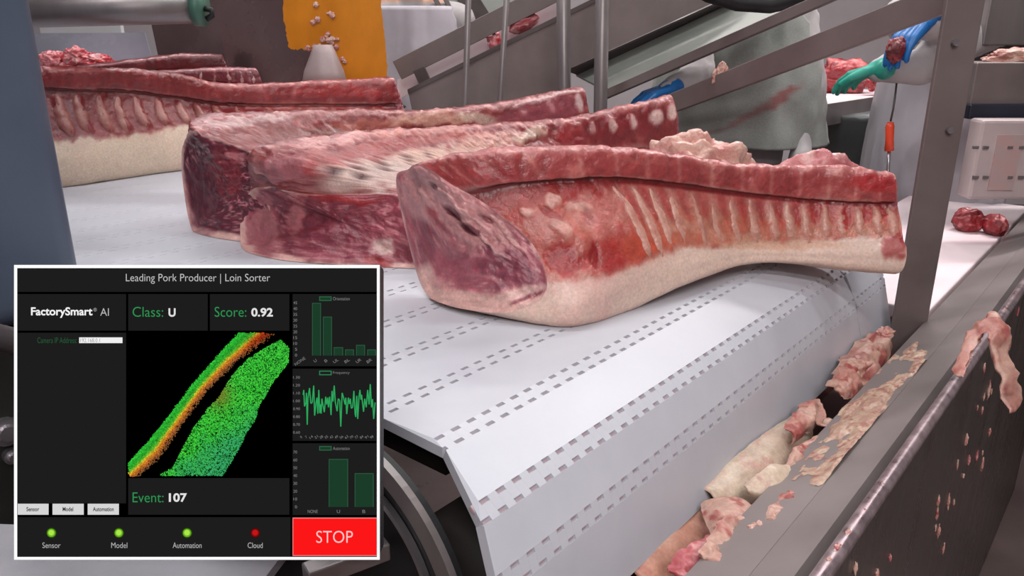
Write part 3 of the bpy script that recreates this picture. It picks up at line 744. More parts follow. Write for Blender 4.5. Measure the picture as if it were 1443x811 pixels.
# ------------------------------------------------------------------ lumps of meat and fat
def icos(sub):
    bm = bmesh.new(); bmesh.ops.create_icosphere(bm, subdivisions=sub, radius=1.0)
    V = np.array([v.co[:] for v in bm.verts]); F = [tuple(v.index for v in f.verts) for f in bm.faces]; bm.free()
    return V, F
ICO4, ICO3 = icos(5), icos(4)
PALETTE = {'fat': (C(222, 182, 166), C(206, 148, 138), C(176, 90, 86)),
           'pink': (C(200, 120, 122), C(178, 82, 88), C(214, 168, 162)),
           'red': (C(158, 40, 46), C(120, 26, 34), C(200, 110, 108)),
           'dark': (C(128, 30, 38), C(92, 20, 28), C(150, 60, 62)),
           'scrap': (C(200, 160, 144), C(186, 130, 118), C(154, 82, 76)),
           'trim': (C(222, 130, 134), C(206, 60, 70), C(232, 178, 176)),
           'skin': (C(220, 194, 170), C(206, 170, 150), C(196, 140, 128))}
def colour(me, V, pal, seed, scale=40):
    a, b, c = PALETTE[pal]
    n1 = fbm(V * scale, seed); n2 = fbm(V * scale * 2.3, seed + 4)
    col = mixc(np.broadcast_to(a, V.shape), np.broadcast_to(b, V.shape), sstep(-0.15, 0.3, n1))
    col = mixc(col, np.broadcast_to(c, V.shape), sstep(0.1, 0.4, n2))
    at = me.color_attributes.new('Col', 'FLOAT_COLOR', 'POINT')
    at.data.foreach_set('color', np.concatenate([nlin(np.clip(col * (1 + 0.1 * n2)[:, None], 0, 255)), np.ones((len(V), 1))], 1).reshape(-1))
def chunk(name, label, cat, cen, size, pal, seed, axis=(1, 0, 0), up=(0, 0, 1), amp=0.25, freq=2.2, group=None, parent=None, big=True, zmin=None, mat='meat'):
    V, F = ICO4 if big else ICO3
    n = fbm(V * freq, seed, 4); n2 = fbm(V * freq * 3, seed + 9, 3)
    Vd = V * (1 + amp * n * 1.6 + amp * 0.35 * n2)[:, None]
    Vd = Vd + amp * 0.6 * np.stack([fbm(V * 1.3, seed + k) for k in (31, 32, 33)], 1)
    d, s_, t_ = frame(axis, up)
    W_ = np.asarray(cen) + Vd[:, :1] * size[0] * d + Vd[:, 1:2] * size[1] * s_ + Vd[:, 2:] * size[2] * t_
    if zmin is not None: W_[:, 2] = np.maximum(W_[:, 2], zmin)
    me = bpy.data.meshes.new(name)
    me.from_pydata(W_.tolist(), [], F)
    colour(me, W_, pal, seed, 0.7 / max(0.01, min(size)))
    me.polygons.foreach_set('use_smooth', [True] * len(me.polygons))
    o = link(name, me, M[mat], parent)
    if label: tag(o, label, cat, group)
    return o
def slab_strip(name, label, cat, path, widths, wdir, thick, pal, seed, parent=None, group=None, curl=0.0, amp=0.004, nl=60, nw=22):
    """a bent slice of skin or fat: centre path, half widths, width direction(s), thickness"""
    path = np.array(path); m = len(path)
    wd = np.array([nrm(w) for w in (wdir if np.ndim(wdir) == 2 else [wdir] * m)])
    xs = np.linspace(0, m - 1, nl)
    pc = catmull(path, xs); wh = catmull(np.array(widths, float)[:, None], xs)[:, 0]; wv = catmull(wd, xs)
    d = np.gradient(pc, axis=0)
    nn = np.cross(wv, d); nn /= np.maximum(1e-9, np.linalg.norm(nn, axis=1, keepdims=True))
    if nn[:, 2].sum() < 0: nn = -nn
    q = np.linspace(-1, 1, nw)
    G = pc[:, None] + wv[:, None] * (wh[:, None] * q[None])[..., None] - nn[:, None] * (curl * (q ** 2)[None] * np.ones((nl, 1)))[..., None]
    ns = fbm(G * 45, seed); G = G + nn[:, None] * (amp * ns)[..., None] + wv[:, None] * (0.4 * amp * fbm(G * 60, seed + 2) * np.abs(q)[None])[..., None]
    bulge = np.sqrt(np.clip(1 - q ** 4, 0, 1)); e = np.ones(nl); e[0] = e[-1] = 0.2; e[1] = e[-2] = 0.7
    T_ = thick * bulge[None] * e[:, None]
    top = G + nn[:, None] * (T_ / 2)[..., None]; bot = G - nn[:, None] * (T_ / 2)[..., None]
    V = np.concatenate([top.reshape(-1, 3), bot.reshape(-1, 3)]); o_ = nl * nw
    F = []
    for i in range(nl - 1):
        for j in range(nw - 1):
            a = i * nw + j
            F.append((a, a + nw, a + nw + 1, a + 1)); F.append((o_ + a, o_ + a + 1, o_ + a + nw + 1, o_ + a + nw))
    for i in range(nl - 1):
        a = i * nw; F.append((a, o_ + a, o_ + a + nw, a + nw)); b = a + nw - 1; F.append((b, b + nw, o_ + b + nw, o_ + b))
    for j in range(nw - 1):
        F.append((j, j + 1, o_ + j + 1, o_ + j)); a = (nl - 1) * nw + j; F.append((a, o_ + a, o_ + a + 1, a + 1))
    me = bpy.data.meshes.new(name); me.from_pydata(V.tolist(), [], F)
    colour(me, V, pal, seed, 25)
    me.polygons.foreach_set('use_smooth', [True] * len(me.polygons))
    o = link(name, me, M['fat'], parent)
    if label: tag(o, label, cat, group)
    return o

# fat and meat lying behind the front loin
chunk('fat_trim', 'ragged pale fat lump between the second loin and the front loin', 'meat trim', P(985, 208, 1.62) * np.array([1, 1, 0]) + Zv * 0.10, (0.135, 0.05, 0.088), 'fat', 57, (0.95, 0.3, -0.10), amp=0.22, freq=4.2, zmin=0.001)
chunk('meat_trim', 'pink meat lump showing above the right end of the front loin', 'meat trim', P(1150, 240, 1.50) * np.array([1, 1, 0]) + Zv * 0.097, (0.10, 0.045, 0.09), 'pink', 52, (0.97, 0.2, 0.0), amp=0.16, zmin=0.001)

# ------------------------------------------------------------------ discharge chute, beam and panel at the belt end
M['beam'] = surf('beam_steel', (124, 114, 112), (146, 136, 134), metallic=0.35, rough=0.45, scale=4, bump=0.05)
beam = empty('discharge_beam', tuple(UW(-0.25, 1.2, FLOOR_Z)))
tag(beam, 'long folded dark steel beam with fat smears running beside the belt end', 'beam')
def sheet_w(name, prof, w0, w1, thick, mat, parent):
    """folded sheet: (u,z) profile extruded along w, given thickness downward"""
    n = len(prof)
    V = [UW(a, w0, b) for a, b in prof] + [UW(a, w1, b) for a, b in prof] + [UW(a, w0, b - thick) for a, b in prof] + [UW(a, w1, b - thick) for a, b in prof]
    F = []
    for i in range(n - 1):
        F += [(i, i + 1, n + i + 1, n + i), (2 * n + i, 3 * n + i, 3 * n + i + 1, 2 * n + i + 1), (i, 2 * n + i, 2 * n + i + 1, i + 1), (n + i, n + i + 1, 3 * n + i + 1, 3 * n + i)]
    F += [(0, n, 3 * n, 2 * n), (n - 1, 3 * n - 1, 4 * n - 1, 2 * n - 1)]
    o = mesh(name, V, F, mat, parent)
    return o
sheet_w('inner_flange', [(-0.318, -0.20), (-0.297, -0.14), (-0.2365, -0.1195)], 0.25, 3.25, 0.008, M['beam'], beam)
sheet_w('top_face', [(-0.236, -0.119), (-0.194, -0.1), (-0.186, -0.108), (-0.186, -0.30)], 0.25, 3.25, 0.008, M['beam'], beam)
for ww in (0.5, 1.9, 3.1):
    bar('leg', UW(-0.24, ww, FLOOR_Z), UW(-0.24, ww, -0.13), 0.04, 0.04, M['steel_dark'], beam)
nu_, nw_ = 40, 260
ug, wg = np.meshgrid(np.linspace(0.02, 0.98, nu_), np.linspace(0.86, 1.46, nw_), indexing='ij')
base_ = Uv * (-0.297 + 0.0605 * ug)[..., None] + Wv * wg[..., None] + Zv * (-0.14 + 0.0205 * ug)[..., None]
hz = fbm(np.stack([ug * 3.2, wg * 16, 0 * ug], -1), 610, 4) + 0.25 - 1.1 * np.abs(ug - 0.62) ** 1.5 - 1.4 * np.maximum(0, np.abs(wg - 1.16) - 0.22) * 4
th_ = np.clip(hz, 0, 0.5) * 0.012
Vs = (base_ + Zv * (0.0004 + th_ + 0.0025 * np.maximum(0, fbm(base_ * 160, 611, 3)) * (hz > 0))[..., None]).reshape(-1, 3)
ids = np.arange(nu_ * nw_).reshape(nu_, nw_)
Fs = [(ids[i, j], ids[i + 1, j], ids[i + 1, j + 1], ids[i, j + 1]) for i in range(nu_ - 1) for j in range(nw_ - 1) if max(hz[i, j], hz[i + 1, j], hz[i + 1, j + 1], hz[i, j + 1]) > 0.0]
me = bpy.data.meshes.new('fat_smear'); me.from_pydata(Vs.tolist(), [], [tuple(int(v) for v in f) for f in Fs])
PALETTE['smear'] = (C(196, 168, 146), C(178, 140, 122), C(150, 96, 86))
colour(me, Vs, 'smear', 612, 60); me.polygons.foreach_set('use_smooth', [True] * len(me.polygons))
o = link('fat_smear', me, M['fat'], beam); o['kind'] = 'stuff'

panel = empty('splash_guard', tuple(UW(-0.16, 1.2, FLOOR_Z)))
tag(panel, 'dark streaked upright steel panel with a bright worn rim in the lower right', 'guard')
M['panel'] = surf('streaked_steel', (60, 56, 54), (88, 83, 79), metallic=0.6, rough=0.32, scale=7, stretch=(3, 3, 0.35), bump=0.25, bscale=30)
M['rim'] = surf('worn_rim', (120, 104, 108), (178, 160, 164), metallic=0.7, rough=0.35, scale=60)
prism('sheet', [UW(-0.168, 0.15, -0.066), UW(-0.168, 2.6, -0.066), UW(-0.168, 2.6, FLOOR_Z), UW(-0.168, 0.15, FLOOR_Z)], Uv * 0.012, M['panel'], panel)
tube('rolled_rim', [UW(-0.162, w, -0.0655) for w in np.linspace(0.15, 2.6, 30)], 0.0085, M['rim'], panel, 12)
for q in range(64):
    ww = rng.uniform(0.5, 1.7); hi = rng.random() < 0.3
    zz = -0.066 + 0.008 if hi else rng.uniform(-0.45, -0.09)
    uu = -0.162 if hi else -0.155
    s1 = rng.uniform(0.002, 0.0055)
    chunk('fat_fleck', None, None, UW(uu, ww, zz), (s1 * (1.0 if hi else rng.uniform(1.2, 3.0)), s1 * 0.6, s1 * 0.45), 'fat' if rng.random() < 0.85 else 'pink', 800 + q,
          Wv if hi else (0.05, 0, -1), up=Uv, amp=0.4, parent=panel, big=False)
# wet fat on top far part of the panel
slab_strip('meat_scrap', 'pink strip of trim draped over the rim of the dark steel panel', 'meat scrap',
           [P(1343, 530, 0.86), P(1358, 490, 0.92), P(1374, 462, 0.955), P(1394, 448, 0.955), P(1412, 462, 0.93), P(1417, 500, 0.915), P(1425, 540, 0.905), P(1434, 578, 0.90)],
           [0.010, 0.022, 0.032, 0.034, 0.026, 0.014, 0.013, 0.010], [Wv] * 8, 0.011, 'scrap', 71, amp=0.014, curl=0.008)

# trough under the belt end, with its scraps
trough = tag(sheet_w('scrap_trough', [(-0.325, -0.205), (-0.36, -0.30), (-0.45, -0.335), (-0.56, -0.33)], 0.3, 2.2, 0.006, surf('pinkish_trough', (150, 96, 84), (178, 120, 106), metallic=0.2, rough=0.4, scale=12), None),
             'pinkish trough catching scraps beneath the belt end', 'trough')
def onT(px, py, t):
    r = ray(px, py); q = CAMH / -r[2]
    return np.array([0, 0, CAMH]) + r * q * t
PALETTE['rind'] = (C(210, 190, 168), C(202, 178, 158), C(194, 158, 144))
SCR = [('long folded strip of pale skin in the scrap trough', [(1006, 700), (1040, 684), (1078, 656), (1112, 622), (1138, 592)], [0.020, 0.030, 0.034, 0.030, 0.020], 1.42, 'rind', 0.010, 0.004),
       ('small pale triangular skin flap on the steel beam', [(1052, 690), (1080, 688), (1104, 682), (1122, 664)], [0.006, 0.020, 0.028, 0.012], 1.36, 'rind', 0.006, 0.004),
       ('fleshy pink flap below the skin strip in the scrap trough', [(1022, 702), (1030, 720), (1036, 745), (1024, 772)], [0.030, 0.034, 0.028, 0.012], 1.38, 'scrap', 0.008, 0.006),
       ('ragged fatty scrap at the far end of the scrap trough', [(1190, 545), (1212, 518), (1234, 490), (1252, 464)], [0.020, 0.034, 0.030, 0.012], 1.37, 'scrap', 0.012, 0.02),
       ('crumpled strip of trim beside the ragged fatty scrap', [(1176, 548), (1196, 540), (1206, 520), (1222, 512)], [0.012, 0.022, 0.02, 0.01], 1.34, 'scrap', 0.008, 0.02),
       ('curled fleshy scrap above the pale skin strip', [(1118, 612), (1138, 592), (1152, 580), (1160, 596)], [0.012, 0.018, 0.018, 0.008], 1.36, 'scrap', 0.012, 0.012),
       ('chewed strip of trim at the near end of the trough', [(1004, 800), (1036, 778), (1062, 752), (1082, 738)], [0.02, 0.032, 0.03, 0.014], 1.36, 'scrap', 0.008, 0.022),
       ('broad pink scrap at the bottom of the picture', [(962, 816), (984, 800), (1008, 780), (1020, 760)], [0.016, 0.028, 0.026, 0.012], 1.39, 'pink', 0.008, 0.018),
       ('thin crumbly scrap right of the pale skin strip', [(1112, 668), (1124, 650), (1140, 634), (1150, 618)], [0.008, 0.014, 0.014, 0.006], 1.36, 'scrap', 0.004, 0.014),
       ('smooth pinkish slab for the trough liner reflection, low under the belt edge', [(900, 812), (940, 772), (975, 740), (1004, 712)], [0.03, 0.04, 0.04, 0.03], 1.47, 'liner_pink', 0.006, 0.003),  # added slab, stands in for the pink reflection on the trough liner
       ('torn pink morsel at the corner of the triangular flap', [(1086, 735), (1100, 722), (1112, 706), (1118, 694)], [0.008, 0.014, 0.012, 0.006], 1.33, 'scrap', 0.004, 0.012)]
PALETTE['liner_pink'] = (C(206, 158, 136), C(196, 142, 122), C(190, 130, 116))
for k_, (nm, pp, ww, t, pal, cl, am) in enumerate(SCR):
    pts = [onT(x, y, t + 0.006 * math.sin(2.3 * q_ + k_)) for q_, (x, y) in enumerate(pp)]
    a = nrm(pts[-1] - pts[0]); view = nrm(pts[1] - np.array([0, 0, CAMH])); side = np.cross(a, view)
    slab_strip('meat_scrap' if 'skin' not in nm else 'skin_strip', nm, 'meat scrap', pts, ww, side, 0.007, pal, 90 + 13 * k_, amp=am, curl=cl, group='scraps in the trough')
CH = [(1070, 748, 1.35, (0.018, 0.014, 0.010), 'fat', 'whitish fat crumb beside the chewed strip of trim'),
      (1248, 470, 1.355, (0.020, 0.014, 0.012), 'fat', 'pale tuft of fat beneath the belt corner'),
      (1090, 772, 1.33, (0.012, 0.010, 0.007), 'fat', 'tiny fat crumb on the near edge of the beam')]
for i, (x, y, t, s3, pal, lb) in enumerate(CH):
    chunk('meat_scrap', lb, 'meat scrap', onT(x, y, t), s3, pal, 200 + 7 * i, Wv, amp=0.35, freq=2.0, group='scraps in the trough')

# ------------------------------------------------------------------ machine housing on the left
hs = empty('machine_housing', tuple(UW(-1.6, 0.2, FLOOR_Z)))
tag(hs, 'blue-grey rounded machine housing standing at the left edge', 'machine')
E0 = P(118, 370, 1.15); uE, wE = float(E0 @ Uv), float(E0 @ Wv)
bm = bmesh.new()
box_bm(bm, basis(Uv, Wv, Zv, UW(uE - 0.6, wE - 0.35, 0.9)), (1.2, 0.70, 1.84), 0.035, 5)
bm_mesh('cover', bm, M['housing'], hs, True)
bm = bmesh.new()
box_bm(bm, basis(Uv, Wv, Zv, UW(uE - 0.62, wE - 0.37, (FLOOR_Z - 0.03) / 2)), (1.16, 0.66, -FLOOR_Z - 0.03), 0.01, 2)
bm_mesh('skirt', bm, M['black'], hs)
def PU(px, py, u):
    r = ray(px, py); o = np.array([0, 0, CAMH]); q = (u - o @ Uv) / (r @ Uv); return o + r * q
for (bx_, by_, rr) in ((6, 606, 0.022), (14, 640, 0.012)):
    c0 = PU(bx_, by_, uE - 0.04)
    V, F = tube_geo([c0 - Uv * 0.0, c0 + Uv * 0.012, c0 + Uv * 0.012, c0 + Uv * 0.02], [rr, rr, rr * 0.62, rr * 0.55], 16)
    mesh('bolt', V, F, M['steel_bright'], hs, False)

plate = empty('base_plate', tuple(PZ(200, 800, FLOOR_Z) * np.array([1, 1, 0]) + Zv * FLOOR_Z))
tag(plate, 'grey steel base plate below the inset monitor', 'plate')
prism('plate_top', [PZ(-80, 735, -0.16), PZ(120, 742, -0.16), PZ(405, 772, -0.16), PZ(345, 850, -0.16), PZ(-80, 850, -0.16)], (0, 0, -0.012), surf('pale_steel', (150, 148, 154), (176, 174, 180), metallic=0.1, rough=0.4, scale=7), plate)
bar('leg', PZ(180, 800, -0.172), PZ(180, 800, -0.172) * np.array([1, 1, 0]) + Zv * FLOOR_Z, 0.06, 0.06, M['steel_dark'], plate)
tag(bar('brace_bar', PZ(430, 812, -0.10), PZ(545, 770, -0.10), 0.02, 0.02, M['steel'], None), 'short slanted steel bar peeking out below the inset monitor', 'bar')

# ------------------------------------------------------------------ interface inset, built as an added monitor
mon = empty('inset_monitor', (0, 0, 0))
tag(mon, 'white-edged interface inset built as a monitor, showing charts, a green loin scan and red STOP button', 'monitor')
MD = 0.62
FW, RT, UPV = np.array([0, CP, -SP]), np.array([1.0, 0, 0]), np.array([0, SP, CP])
PS = MD / FPX
def Q(px, py, lift=0.0):
    return np.array([0, 0, CAMH]) + ray(px, py) * MD - FW * lift
mon_c = Q(277.5, 580.5)
bm = bmesh.new()
box_bm(bm, basis(RT, UPV, -FW, mon_c + FW * 0.0135), (515 * PS - 0.001, 415 * PS - 0.001, 0.026), 0.004, 3)
bm_mesh('housing', bm, M['rubber'], mon, False)
scr = None
EM = {}
def em(c):
    if c not in EM: EM[c] = emit('screen_%02x%02x%02x' % c, c)
    return EM[c]
def quad(name, x0, y0, x1, y1, c, layer, parent):
    return mesh(name, [Q(x0, y1, layer * 0.00012), Q(x1, y1, layer * 0.00012), Q(x1, y0, layer * 0.00012), Q(x0, y0, layer * 0.00012)], [(0, 1, 2, 3)], em(c), parent)
bm = bmesh.new()
box_bm(bm, basis(RT, UPV, -FW, mon_c + FW * 0.0002), (515 * PS, 415 * PS, 0.0008), 0)
border = bm_mesh('white_edge', bm, em((255, 255, 255)), mon)
scr = quad('screen', 24.5, 377.5, 531.2, 784, (0, 0, 0), 2, mon)
G3 = (29, 29, 29)
for r in ((25, 378, 531, 411), (25, 414, 178, 465.5), (181, 414, 293, 465.5), (296, 414, 408, 465.5), (25, 468.5, 178, 708.5), (181, 673, 408, 724.5),
          (25, 728, 409.5, 783.5), (412.5, 414, 531, 515.5), (412.5, 519, 531, 620.5), (412.5, 624, 531, 725)):
    quad('display_pane', *r, G3, 3, scr)
def text(s, x0, y0, x1, y1, c, parent=None, bold=0.0, layer=6, rot=0.0):
    cu = bpy.data.curves.new('lettering', 'FONT'); cu.body = s; cu.size = 1.0; cu.offset = bold if bold else -0.008; cu.resolution_u = 4
    tmp = bpy.data.objects.new('lettering', cu)
    me = bpy.data.meshes.new_from_object(tmp)
    bpy.data.objects.remove(tmp); bpy.data.curves.remove(cu)
    co = np.zeros(len(me.vertices) * 3); me.vertices.foreach_get('co', co); co = co.reshape(-1, 3)
    mn, mx_ = co.min(0), co.max(0); e = np.maximum(mx_ - mn, 1e-6)
    X = (co[:, 0] - mn[0]) / e[0] - 0.5; Yv = (co[:, 1] - mn[1]) / e[1] - 0.5
    X *= (x1 - x0); Yv *= (y1 - y0)
    cr, sr = math.cos(rot), math.sin(rot)
    px = (x0 + x1) / 2 + X * cr - Yv * sr; py = (y0 + y1) / 2 - (X * sr + Yv * cr)
    out = np.array([Q(a, b, layer * 0.00012) for a, b in zip(px, py)])
    me.vertices.foreach_set('co', out.reshape(-1)); me.update()
    me.name = 'lettering'
    me.materials.clear()
    return link('lettering', me, em(c), parent or scr)
GR_, WH = (46, 150, 84), (226, 226, 226)
text('Leading Pork Producer | Loin Sorter', 178, 385.5, 381, 399.5, (196, 196, 196))
text('FactorySmart', 44.5, 432.5, 131, 447.5, (245, 245, 245), bold=0.022)
text('®', 132.5, 433.5, 137, 438.5, (200, 200, 200))
text('AI', 142, 434, 154, 444.5, (190, 190, 190))
text('Class:', 187.5, 432, 230.5, 446, GR_)
text('U', 238, 434, 248, 446, WH, bold=0.03)
text('Score:', 303, 432, 347.5, 446, GR_)
text('0.92', 354.5, 433.5, 385, 446, WH, bold=0.03)
text('Camera IP Address:', 53.5, 475, 109, 483, (34, 92, 56))
ipb = quad('input_box', 112, 475, 173, 483, (240, 240, 240), 4, scr)
text('192.168.0.1', 114, 476.3, 141.5, 481.8, (120, 120, 120))
text('Event:', 187.5, 693, 231, 707, GR_)
text('107', 238.5, 694, 264, 706.5, WH, bold=0.03)
for (a, b), (s, c, d) in zip(((25.5, 69), (74.5, 118.5), (124, 168)), (('Sensor', 38, 56), ('Model', 89, 104), ('Automation', 131.5, 161))):
    quad('screen_button', a, 709, b, 724.5, (214, 214, 214), 4, scr)
    text(s, c, 713.5, d, 719.5, (40, 40, 40), bold=0.02)
def disc(name, cx, cy, r, c, layer, parent):
    V = [Q(cx, cy, layer * 0.00012)] + [Q(cx + r * math.cos(a), cy + r * math.sin(a), layer * 0.00012) for a in np.linspace(0, 2 * math.pi, 25)[:-1]]
    return mesh(name, V, [(0, 1 + (k + 1) % 24, 1 + k) for k in range(24)], em(c), parent)
for cx, s, a, b, c1, c2, c3 in ((73, 'Sensor', 60.5, 86, (44, 84, 14), (104, 176, 30), (170, 232, 72)), (168, 'Model', 157.5, 180, (44, 84, 14), (104, 176, 30), (170, 232, 72)),
                            (264, 'Automation', 244, 284.5, (44, 84, 14), (104, 176, 30), (170, 232, 72)), (360, 'Cloud', 349.5, 370.5, (60, 10, 10), (130, 10, 12), (196, 22, 26))):
    disc('status_light', cx, 750, 7.0, c1, 4, scr); disc('status_light', cx, 750, 5.8, c2, 5, scr); disc('status_light', cx, 749.6, 4.0, c3, 6, scr)
    text(s, a, 763.5, b, 771.2, (190, 190, 190))
quad('stop_button_edge', 412.5, 728.5, 531, 782.5, (236, 130, 130), 4, scr)
quad('stop_button', 413.6, 729.8, 531, 781.3, (252, 22, 24), 5, scr)
text('STOP', 446, 747, 497.5, 764, (250, 205, 205))
def cbar(x0, x1, y0, y1):
    quad('chart_bar_edge', x0, y0, x1, y1, (44, 88, 62), 4, scr); quad('chart_bar', x0 + 1, y0 + 1, x1 - 1, y1, (27, 60, 40), 5, scr)
LG = (130, 130, 130)
for x0, x1, y0 in ((440, 452.5, 426.5), (455.3, 468, 445.8), (470.5, 483.7, 488.8), (486.5, 499, 492), (502, 514.5, 485.5), (517.7, 530, 492)): cbar(x0, x1, y0, 500.5)
for x0, x1, y0 in ((463.5, 490.7, 646), (500, 526.7, 666)): cbar(x0, x1, y0, 713.5)
for yy, s, fill in ((420.5, 'Orientation', (27, 60, 40)), (525, 'Frequency', G3), (631, 'Automation', (27, 60, 40))):
    quad('legend_edge', 450, yy - 3.2, 467.5, yy + 3.2, (46, 130, 84) if fill == G3 else (44, 98, 66), 4, scr); quad('legend_box', 451.3, yy - 1.9, 466.2, yy + 1.9, fill, 5, scr)
    text(s, 469.5, yy - 2.3, 493, yy + 2.3, LG)
for k in range(10): text(str(45 - 5 * k), 413.8 if k < 8 else 416, 426.3 + 8.18 * k - 2, 419, 426.3 + 8.18 * k + 2, LG)
for k in range(8): text('%.2f' % (1.3 - 0.1 * k), 413.5, 531.2 + 11.05 * k - 1.8, 423, 531.2 + 11.05 * k + 1.8, LG)
for k in range(8): text(str(70 - 10 * k), 413.8 if k < 7 else 416, 636.3 + 11 * k - 2, 419, 636.3 + 11 * k + 2, LG)
for s, cx, hw in (('NONE', 423, 8.5), ('U', 444.5, 1.8), ('B', 459.5, 1.8), ('UL', 473.5, 3.8), ('BL', 489.3, 3.8), ('UR', 505.5, 3.8), ('BR', 520.5, 3.8)):
    text(s, cx - hw, 505.8 if hw < 8 else 506.5, cx + hw, 509.8 if hw < 8 else 510.5, LG, rot=0.6)
for k in range(15): text(str(k * 7), 424.6 + 7.1 * k - (1 if k < 2 else 2.4), 613.4, 424.6 + 7.1 * k + (1 if k < 2 else 2.4), 616.8, LG, rot=0.6)
for s, a, b in (('NONE', 434, 448), ('U', 475, 479.3), ('B', 511, 515)): text(s, a, 717.5, b, 722, LG)
FQ = [(165,300),(172,250),(180,420),(195,380),(200,280),(208,610),(215,340),(232,230),(245,390),(260,380),(275,205),(285,515),(300,380),(310,330),(318,495),(328,250),(338,490),(345,400),(352,495),(360,340),(370,400),(385,480),(400,320),(410,400),(420,330),(428,430),(440,320),(455,510),(465,260),(475,370),(488,205),(500,380),(518,470),(530,340),(545,360),(556,630),(570,280),(585,330),(600,400),(608,330),(618,500),(635,330),(645,395),(655,340),(665,440),(680,430),(692,260),(705,500),(712,530),(722,310),(732,550),(745,320),(755,250),(765,350),(772,300),(792,475),(805,340),(820,430),(835,250),(850,400),(862,190),(875,430),(885,345),(898,550),(912,380)]
FQ = [(405 + a / 7.37, 515 + b / 7.37) for a, b in FQ]
V, F = [], []
for (a, b), (c, d) in zip(FQ[:-1], FQ[1:]):
    dx, dy = c - a, d - b; L = math.hypot(dx, dy); nx, ny = -dy / L * 0.75, dx / L * 0.75
    i = len(V); V += [Q(a + nx, b + ny, .0006), Q(a - nx, b - ny, .0006), Q(c - nx, d - ny, .0006), Q(c + nx, d + ny, .0006)]; F.append((i, i + 1, i + 2, i + 3))
mesh('frequency_line', V, F, em((44, 168, 92)), scr)
# coloured point cloud of a scanned loin
def inpoly(x, y, poly):
    r = np.zeros(len(x), bool); j = len(poly) - 1
    for i in range(len(poly)):
        xi, yi = poly[i]; xj, yj = poly[j]
        r ^= ((yi > y) != (yj > y)) & (x < (xj - xi) * (y - yi) / (yj - yi + 1e-9) + xi); j = i
    return r
PB = [(850, 50), (900, 95), (895, 175), (800, 300), (770, 360), (740, 400), (715, 490), (660, 570), (640, 620), (600, 690), (540, 790), (190, 790), (270, 740), (310, 660), (380, 530), (460, 420), (520, 360), (555, 300), (600, 230), (680, 150), (780, 90)]
x = rng.uniform(180, 905, 34000); y = rng.uniform(40, 792, 34000); m = inpoly(x, y, PB); x, y = x[m], y[m]
pp = np.stack([x / 60, y / 60, 0 * x], 1); nz = fbm(pp, 70)
edge_d = 0.5 + 0.5 * fbm(pp * 0.7, 75)
keep = rng.random(len(x)) < np.clip(0.55 + 0.45 * sstep(-60, 40, (x + 0.62 * y) - 655 + 40 * nz), 0.1, 1)
x, y, nz = x[keep], y[keep], nz[keep]
gcol = mixc(np.broadcast_to(C(40, 178, 46), (len(x), 3)), np.broadcast_to(C(84, 220, 70), (len(x), 3)), rng.random(len(x)))
teal = sstep(860, 1160, x * 0.75 + y + 120 * nz) * 0.75
gcol = mixc(gcol, np.broadcast_to(C(54, 160, 120), gcol.shape), teal)
gcol = mixc(gcol, np.broadcast_to(C(18, 96, 26), gcol.shape), (rng.random(len(x)) < 0.3) * 0.9)
brown = np.exp(-(((x - 520) / 60) ** 2 + ((y - 350) / 70) ** 2)); gcol = mixc(gcol, np.broadcast_to(C(130, 120, 40), gcol.shape), np.clip(brown, 0, 1) * 0.8)
LE = np.array([(25, 725), (130, 610), (260, 450), (380, 290), (520, 130), (625, 15)], float); RE = np.array([(40, 830), (200, 690), (310, 525), (460, 320), (610, 175), (830, 15)], float)
n2_ = 16000; f = rng.uniform(0, 5, n2_); q = rng.uniform(0, 1, n2_) ** 0.92
i0 = np.minimum(f.astype(int), 4); g = (f - i0)[:, None]
pl = LE[i0] * (1 - g) + LE[i0 + 1] * g; pr_ = RE[i0] * (1 - g) + RE[i0 + 1] * g
pa = pl * (1 - q[:, None]) + pr_ * q[:, None] + rng.normal(0, 3, (n2_, 2))
keep = (rng.random(n2_) < np.where(q > 0.68, 0.45 - 0.3 * (q - 0.68) / 0.32, 1.0)) & (pa[:, 1] < 794) & (pa[:, 1] > 13) & (pa[:, 0] > 24)
pa, q, fa = pa[keep], q[keep], f[keep]
stops = [0, 0.25, 0.42, 0.52, 0.62, 0.75, 1.0]; cs = np.array([(52, 214, 60), (44, 176, 48), (90, 200, 50), (238, 206, 56), (232, 140, 36), (196, 110, 50), (120, 84, 50)], float)
acol = np.stack([np.interp(q, stops, cs[:, k]) for k in range(3)], 1)
acol = mixc(acol, np.broadcast_to(C(176, 40, 18), acol.shape), sstep(4.1, 4.9, fa) * np.exp(-((q - 0.72) / 0.2) ** 2) * 0.8)
acol *= rng.uniform(0.65, 1.08, len(acol))[:, None]
X = np.concatenate([x, pa[:, 0]]); Y_ = np.concatenate([y, pa[:, 1]]); cc = np.concatenate([gcol, acol])
X = 175 + X / 3.863; Y_ = 465 + Y_ / 3.863
r_ = 0.72
V = np.empty((len(X), 4, 3))
for kq, (sx, sy) in enumerate(((-1, 1), (1, 1), (1, -1), (-1, -1))):
    a = (X + sx * r_ - 721.5) / FPX; b = -(Y_ + sy * r_ - 405.5) / FPX
    V[:, kq] = np.array([0, 0, CAMH]) + (np.stack([a, CP + b * SP, -SP + b * CP], 1)) * MD - FW * 0.0006 - FW * (np.arange(len(X)) % 7 * 2e-6)[:, None]
me = bpy.data.meshes.new('loin_scan_points')
me.from_pydata(V.reshape(-1, 3).tolist(), [], np.arange(4 * len(X)).reshape(-1, 4).tolist())
at = me.color_attributes.new('Col', 'FLOAT_COLOR', 'POINT')
at.data.foreach_set('color', np.repeat(np.concatenate([nlin(cc), np.ones((len(cc), 1))], 1), 4, 0).reshape(-1))
mt = bpy.data.materials.new('scan_points'); mt.use_nodes = True; nt = mt.node_tree; nt.nodes.remove(nt.nodes['Principled BSDF'])
